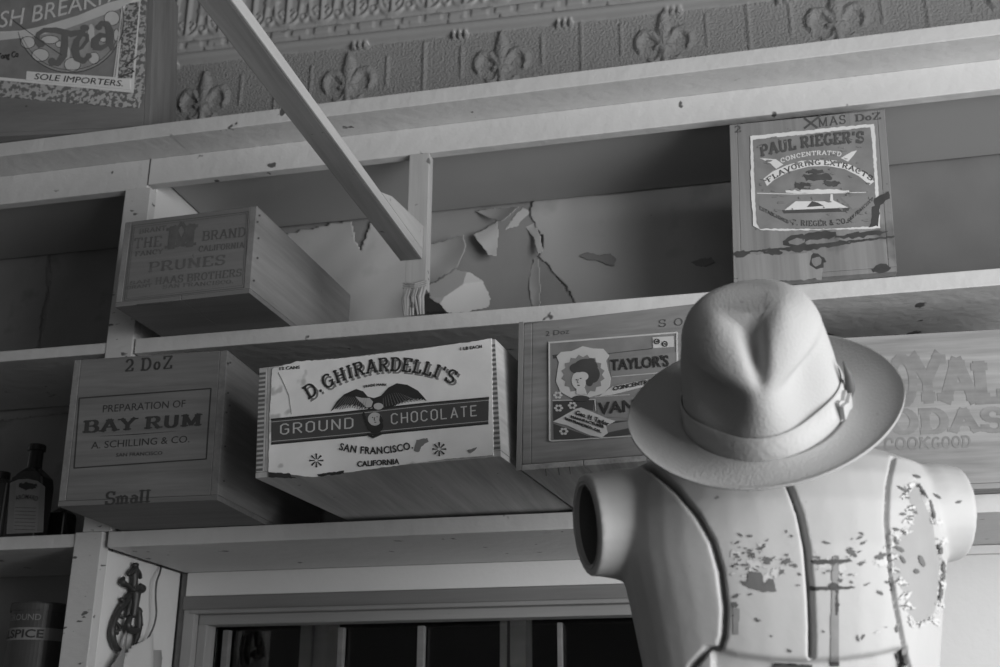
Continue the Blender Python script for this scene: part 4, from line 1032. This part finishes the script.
# below the hem the body is set back
pr = np.array([proj(p) for p in co])
hx = [p[0] for p in HEM]; hy = [p[1] for p in HEM]
hem_y = np.interp(pr[:, 0], hx, hy, left=2000, right=2000)
front = co[:, 1] < TC.y
w_ = 1 / (1 + np.exp(-(pr[:, 1] - hem_y) / 1.2)); disp = np.maximum(disp, np.where(front, w_ * .010, 0))
k8 = crop(860, 440, 2.936)
PEEL = rag(k8([(165, 120), (185, 150), (205, 200), (222, 240), (232, 310), (245, 360), (240, 430), (235, 490), (215, 530), (165, 545), (140, 500), (130, 440), (100, 400), (95, 330), (100, 290), (140, 270), (160, 230), (150, 190), (130, 150)]), .8, 3, 4)
ip = inpoly(PEEL, pr[:, 0], pr[:, 1]) & front
disp = np.maximum(disp, np.where(ip, .003, 0))
co2 = co - nor * disp[:, None]
# hollow of the left arm stump
e0 = np.array(tl(*LS[-1])); e1 = np.array(tl(*LS[-2])); ax = (e0 - e1) / np.linalg.norm(e0 - e1)
rel = co - e0; along = rel @ ax; perp = rel - along[:, None] * ax; rd = np.sqrt((perp @ np.array(tuple(Vector((0, 0, 1))))) ** 2 + (np.linalg.norm(perp, axis=1) ** 2 - (perp @ np.array([0, 0, 1.])) ** 2) / .82 ** 2)
body.vertices.foreach_set('co', co2.ravel()); body.update()
RI = .043
cut = (along > -.02) & (rd < RI)
def ip_of(p): return ip[p.vertices[0]]
keepF = []; keepM = []
for p in body.polygons:
    if all(cut[v] for v in p.vertices): continue
    v0 = p.vertices[0]; keepF.append(tuple(p.vertices))
    keepM.append(2 if ip[v0] else 3 if (front[v0] and pr[v0, 1] > hem_y[v0] + 1) else 0)
VV = co2.tolist()
E0 = Vector(e0); AX = Vector(ax); a_ = AX.cross(Vector((0, 0, 1))).normalized(); b2_ = a_.cross(AX)
base_n = len(VV); NS = 48; cup = [(1.02, .0012), (.985, -.0005), (.965, -.005), (.95, -.02), (.9, -.05), (.6, -.062), (.02, -.066)]
for kr_, al in cup:
    for i in range(NS):
        t_ = 2 * PI * i / NS; VV.append(tuple(E0 + AX * al + (a_ * math.cos(t_) * .82 + b2_ * math.sin(t_)) * (RI * kr_ + .001)))
for i in range(len(cup) - 1):
    for k_ in range(NS):
        keepF.append((base_n + i * NS + k_, base_n + i * NS + (k_ + 1) % NS, base_n + (i + 1) * NS + (k_ + 1) % NS, base_n + (i + 1) * NS + k_)); keepM.append(1 if i > 1 else 0)
body = bpy.data.meshes.new('torso_body'); body.from_pydata(VV, [], keepF); body.polygons.foreach_set('material_index', keepM)
mi = np.array(keepM)
dress = thing('dress_form', 'battered armless dress form on a stand, chipped paint, wearing the hat', 'mannequin', (TC.x, TC.y, 0.0))
bo = new_obj('torso_body', body, ['torso', 'hollow', 'peel', 'torso_under'], dress, True)
body.polygons.foreach_set('material_index', mi)
bv = BVHTree.FromPolygons([Vector(v) for v in VV], keepF)
# stand
q = MB(); q.tube([tl(0, 0, -.17), tl(0, 0, -Z0 + .06)], .018, 20); q.build('stand_pole', 'iron', dress, smooth=True)
q = MB()
q.loft([[(TC.x + r * math.cos(2 * PI * i / 32), TC.y + r * math.sin(2 * PI * i / 32), z) for i in range(32)] for r, z in ((.17, .0), (.17, .02), (.12, .035), (.03, .06), (.018, .08))]); q.build('stand_base', 'iron', dress)
# chips, scars and rust on its paint
def onbody(name, m, polys, off=.0006, step=1.0):
    for P3 in polys:
        sheet(name, m, dress, P3, lambda x, y: hit(x, y, off), step, thick=0)
kc = crop(700, 520, 4.535)
rnd = random.Random(3)
def blob(cx, cy, rx, ry, seed, amp=.8):
    r = random.Random(seed * 7 + 1); o = []; rot = r.uniform(-35, 35)
    for i, (x, y) in enumerate(ell(cx, cy, rx, ry, 14, rot)):
        m_ = r.uniform(.45, 1.3); o.append((cx + (x - cx) * m_, cy + (y - cy) * m_))
    return kc(o)
lightp = [blob(x, y, a, b_, i) for i, (x, y, a, b_) in enumerate([(240, 205, 30, 35), (345, 240, 26, 28), (165, 160, 24, 22), (280, 120, 26, 16), (300, 265, 24, 24), (815, 190, 30, 20), (560, 200, 40, 14), (640, 215, 30, 26)])]
darkp = [rag(kc([(182, 275), (215, 280), (215, 245), (235, 235), (282, 240), (290, 290), (310, 268), (335, 270), (345, 325), (290, 325), (230, 308), (195, 290)]), .5, 2, 5)]
greyp = [blob(x, y, a, b_, 30 + i) for i, (x, y, a, b_) in enumerate([(305, 185, 22, 16), (390, 190, 30, 14), (425, 205, 20, 8), (370, 235, 18, 14), (165, 345, 18, 12), (158, 385, 14, 18), (170, 165, 12, 8), (275, 128, 22, 8), (170, 103, 20, 5), (235, 72, 5, 4), (255, 450, 6, 8), (405, 592, 14, 7), (325, 525, 5, 5), (690, 150, 30, 18), (735, 195, 22, 8), (740, 105, 20, 5), (575, 103, 18, 6), (815, 330, 14, 10), (820, 165, 26, 20), (715, 535, 6, 16), (738, 530, 6, 12), (635, 275, 16, 12), (685, 282, 8, 8), (755, 292, 14, 4), (560, 505, 5, 5), (530, 170, 18, 7), (680, 248, 14, 5), (890, 495, 6, 16), (850, 283, 14, 5), (205, 205, 16, 6), (230, 150, 20, 5), (150, 210, 10, 6)])]
onbody('paint_chip', 'chip_light', lightp, .0005); onbody('paint_chip', 'chip2', greyp, .0008, .7); onbody('paint_chip', 'chip2', darkp, .0009, .7)
for i in range(70):
    q_ = i % 2
    if i < 50: cx_, cy_ = rnd.gauss(255 if i % 3 else 640, 75), rnd.gauss(185, 55)
    else: cx_, cy_ = rnd.uniform(140, 860), rnd.uniform(60, 560)
    if abs(cx_ - 490) < 26 or cx_ < 135: continue
    (lightp if i % 4 == 0 else greyp).append(blob(cx_, cy_, rnd.uniform(3, 15), rnd.uniform(2, 7), 200 + i))
def speckle(name, m, polys, off, step=.7):      # the countless tiny flakes: one object
    V_ = []; F2 = []
    for P3 in polys:
        o = sheet('tmp', m, None, P3, lambda x, y: hit(x, y, off), step, thick=0)
        if o is None: continue
        n_ = len(V_); V_ += [tuple(v.co + o.location) for v in o.data.vertices]; F2 += [tuple(i + n_ for i in p.vertices) for p in o.data.polygons]
        bpy.data.objects.remove(o)
    me_ = bpy.data.meshes.new(name); me_.from_pydata(V_, [], F2); o = new_obj(name, me_, m, dress, True); o['kind'] = 'stuff'
speckle('pale_flakes', 'chip_light', lightp[8:], .0007); speckle('dark_flakes', 'chip2', greyp[31:], .0008)
rs_ = random.Random(12)
edge = [(150, 140), (140, 170), (150, 200), (145, 235), (130, 265), (100, 285), (92, 310), (98, 345), (100, 385), (120, 420), (132, 450), (140, 490), (155, 530), (190, 545), (215, 535), (240, 480), (246, 430), (240, 300), (225, 240)]
def jag(x, y, a, b_):
    return k8([(x + (p - x) * m_, y + (q_ - y) * m_) for (p, q_) in ell(x, y, a, b_, 13, rs_.uniform(-60, 60)) for m_ in (rs_.uniform(.35, 1.25),)])
speckle('torn_plaster_rim', 'chip_light', [jag(x + rs_.uniform(-9, 9), y + rs_.uniform(-9, 9), rs_.uniform(8, 20), rs_.uniform(3, 9)) for (x, y) in edge for _ in range(3)], .0012)
speckle('torn_plaster_cracks', 'chip2', [jag(x + rs_.uniform(-12, 8), y + rs_.uniform(-9, 9), rs_.uniform(4, 14), rs_.uniform(1.5, 4)) for (x, y) in edge[:12] for _ in range(2)], .0016)
onbody('rust_streak', 'rust', [rag(kc([(600, 165), (628, 160), (628, 640), (592, 640)]), .3, 3, 2), kc([(150, 400), (180, 400), (175, 520), (150, 520)])], .0007)
onbody('rust_streak', 'stain', [rag(kc([(505, 182), (680, 178), (690, 190), (600, 198), (510, 202)]), .5, 2, 3), rag(kc([(500, 300), (585, 304), (640, 302), (700, 300), (700, 312), (640, 316), (505, 320)]), .5, 2, 6), kc(ell(606, 302, 22, 17)), kc(ell(622, 384, 10, 9)), rag(kc([(616, 320), (626, 320), (624, 430), (616, 430)]), .4, 2, 7), kc([(590, 640), (630, 640), (630, 664), (592, 664)])], .0011, .7)
sc8 = [rag(k8(ell(x, y, a, b_, 10, rot=r_)), .4, 2, 60 + i) for i, (x, y, a, b_, r_) in enumerate([(125, 145, 18, 4, 30), (165, 108, 12, 4, 20), (158, 205, 16, 4, 60), (125, 218, 10, 4, 0), (105, 262, 10, 4, 10), (105, 300, 10, 4, 40), (180, 355, 8, 18, -25), (165, 385, 8, 7, 0), (225, 165, 14, 3, 30), (290, 182, 8, 3, -10), (235, 320, 5, 16, -10), (238, 440, 4, 40, 5), (245, 380, 4, 30, 0), (212, 205, 4, 30, -15), (185, 150, 3, 26, -30), (115, 320, 16, 5, 30), (90, 430, 3, 30, -8), (125, 350, 14, 5, 60)])]
onbody('paint_chip', 'chip2', sc8, .0010, .7)
onbody('dark_gap', 'stain', [k([(486, 549), (572, 551), (572, 575), (486, 575)]), k8([(100, 625), (128, 615), (135, 667), (115, 667)])], .0025, 1)

# =============================================================== HAT
hc_px = (764, 412); rv = ray(*hc_px).normalized(); HC = CAM + rv * 1.185
side0 = rv.cross(Vector((0, 0, 1))).normalized(); upv = side0.cross(rv).normalized()
roll = math.radians(5)
upv2 = upv * math.cos(roll) - side0 * math.sin(roll); side = side0 * math.cos(roll) + upv * math.sin(roll)
PH = math.radians(30)
hz = (-rv * math.sin(PH) + upv2 * math.cos(PH)).normalized()     # hat axis, crown upward
hf = (-rv * math.cos(PH) - upv2 * math.sin(PH)).normalized()      # towards the brim's front
def hp(x, f_, z): return HC + side * x + hf * f_ + hz * z
CA, CBf, CBb, HH = .0765, .094, .088, .122
NT = 144
def crown(th_, ph):
    cph = max(math.cos(ph), 0); sph = math.sin(ph)
    r_ = cph ** .36; h_ = HH * sph ** .85
    tp = 1 - .03 * (h_ / HH) ** 1.2
    x = CA * r_ * tp * math.sin(th_); y = (CBf if math.cos(th_) > 0 else CBb) * r_ * tp * math.cos(th_)
    # teardrop dent on top and the two front pinches
    g = lambda a, s_: math.exp(-(a / s_) ** 2)
    h2 = h_ / HH
    top = max(0, (h2 - .55) / .45)
    z = h_ - .016 * g(y - .085, .045) * min(1, h2 * 1.5)      # the top slopes down to the front
    z -= .022 * g(x - .001, .0085) * g(y - .052, .030) * min(1, top * 1.6) + .004 * g(x, .02) * g(y - .02, .05) * top
    z += .004 * top * g(abs(x) - .03, .014) * g(y - .03, .04)
    for sx in (-1, 1):
        d = .026 * g(x - sx * .047, .029) * g(y - .055, .052) * g(h_ - .076, .013 if h_ > .076 else .046)
        x -= sx * d * .55; y -= d * .85; z -= d * .15
    # the ridge running down the front
    return x, y, z
def brim(th_, s_):     # s 0 at the crown, 1 at the edge
    c_, n_ = math.cos(th_), math.sin(th_)
    ea, ebf, ebb = .1315, .1215, .134
    x = (CA + (ea - CA) * s_) * n_; y = ((CBf + (ebf - CBf) * s_) if c_ > 0 else (CBb + (ebb - CBb) * s_)) * c_
    z = .010 * s_ ** 2 * n_ * n_ + (-.010 * s_ ** 1.5 * max(0, c_) ** 2) + .014 * s_ ** 2 * max(0, -c_) ** 2 + .0015 * math.sin(3 * th_ + 1) * s_ + .003 * max(0, s_ - .9) * 10
    z += .006 * (1 - s_) ** 4
    return x, y, z
rings = []
TH = [2 * PI * i / NT for i in range(NT)]
PHS = [PI / 2 * (1 - (i / 30)) for i in range(31)]
for ph in PHS[1:]: rings.append([hp(*crown(t_, ph)) for t_ in TH])
for s_ in (.04, .1, .2, .35, .5, .65, .8, .92, .98, 1): rings.append([hp(*brim(t_, s_)) for t_ in TH])
for s_ in (1.0, .9, .6, .3, .0):
    rings.append([hp(*(lambda a: (a[0], a[1], a[2] - .0028))(brim(t_, s_))) for t_ in TH])
for ph in [PI / 2 * i / 12 for i in range(1, 12)]: rings.append([hp(*(lambda a: (a[0] * .95, a[1] * .95, a[2] - .004))(crown(t_, ph))) for t_ in TH])
hat = thing('felt_hat', 'pale felt hat with a creased crown and wide brim, tipped forward on the dress form', 'hat', tuple(HC))
q = MB(); q.loft(rings, cap=True); fo = q.build('felt_body', 'felt', hat, smooth=True)
rb = []
for z_, o_ in ((.004, .0008), (.006, .0022), (.026, .0022), (.0275, .0006)):
    ring_ = []
    for t_ in TH:
        x, y, z = crown(t_, .0 + math.asin(min(1, (max(z_, .0001) / HH) ** (1 / .85))))
        L_ = math.hypot(x, y); zz_ = z_ + .002 * math.sin(t_)
        ring_.append(hp(x * (1 + (o_ + .0006) / L_), y * (1 + (o_ + .0006) / L_), zz_))
    rb.append(ring_)
q = MB(); q.loft(rb, cap=False); q.build('ribbon_band', 'hatband', hat, smooth=True)
# flattened ribbon bow on the wearer's left
q = MB(); tb = math.radians(66)
bx, by, _ = crown(tb, .25)
for dz, wdt, off_ in ((0, .010, .006), (.0, .007, .010)):
    rg_ = []
    for j, s_ in enumerate((-1, -.6, 0, .6, 1)):
        t2 = tb + s_ * .13; x, y, _ = crown(t2, .1); w2_ = wdt * (1 if abs(s_) > .5 else .6)
        rg_.append([hp(x * (1 + off_ / .08), y * (1 + off_ / .08), .016 - w2_), hp(x * (1 + off_ / .08), y * (1 + off_ / .08), .016 + w2_), hp(x, y, .016 + w2_), hp(x, y, .016 - w2_)])
    q.loft(rg_)
q.build('ribbon_bow', 'hatband', hat)
q = MB(); x, y, _ = crown(math.radians(80), .1)
q.tube([hp(x * 1.05, y * 1.05, .005), hp(x * 1.10, y * 1.05, .022), hp(x * 1.10, y * 1.05, .036), hp(x * 1.06, y, .05)], [.002, .005, .004, .001], 8); q.build('feather_tuft', 'feather', hat, smooth=True)

# =============================================================== LIGHT
def area(name, loc, target, sx, sy, power, col=(1, 1, 1)):
    l = bpy.data.lights.new(name, 'AREA'); l.shape = 'RECTANGLE'; l.size = sx; l.size_y = sy; l.energy = power; l.color = col
    o = bpy.data.objects.new(name, l); C.objects.link(o); o.location = loc
    d = (Vector(target) - Vector(loc)).normalized(); o.rotation_euler = d.to_track_quat('-Z', 'Z').to_euler(); return o
area('window_daylight', (WX + .2, -1.5, (.55 + Zr(1.1)) / 2), (0, -.6, Zr(.55)), 1.8, 1.6, 84)
area('added_front_fill', (.6, -4.1, Zr(.3)), (-.1, 0, Zr(.6)), 2.6, 2.0, 7)  # soft frontal fill added behind the camera, no window built there
w = bpy.data.worlds.new('world'); bpy.context.scene.world = w; w.use_nodes = True
bg = w.node_tree.nodes['Background']; bg.inputs[0].default_value = (1, 1, 1, 1); bg.inputs[1].default_value = .035
vs = bpy.context.scene.view_settings; vs.view_transform = 'Standard'; vs.look = 'None'; vs.gamma = 1; vs.use_curve_mapping = False; vs.exposure = 0
bpy.context.scene.cycles.max_bounces = 6
for o in bpy.data.objects:
    if '_o' in o: del o['_o']
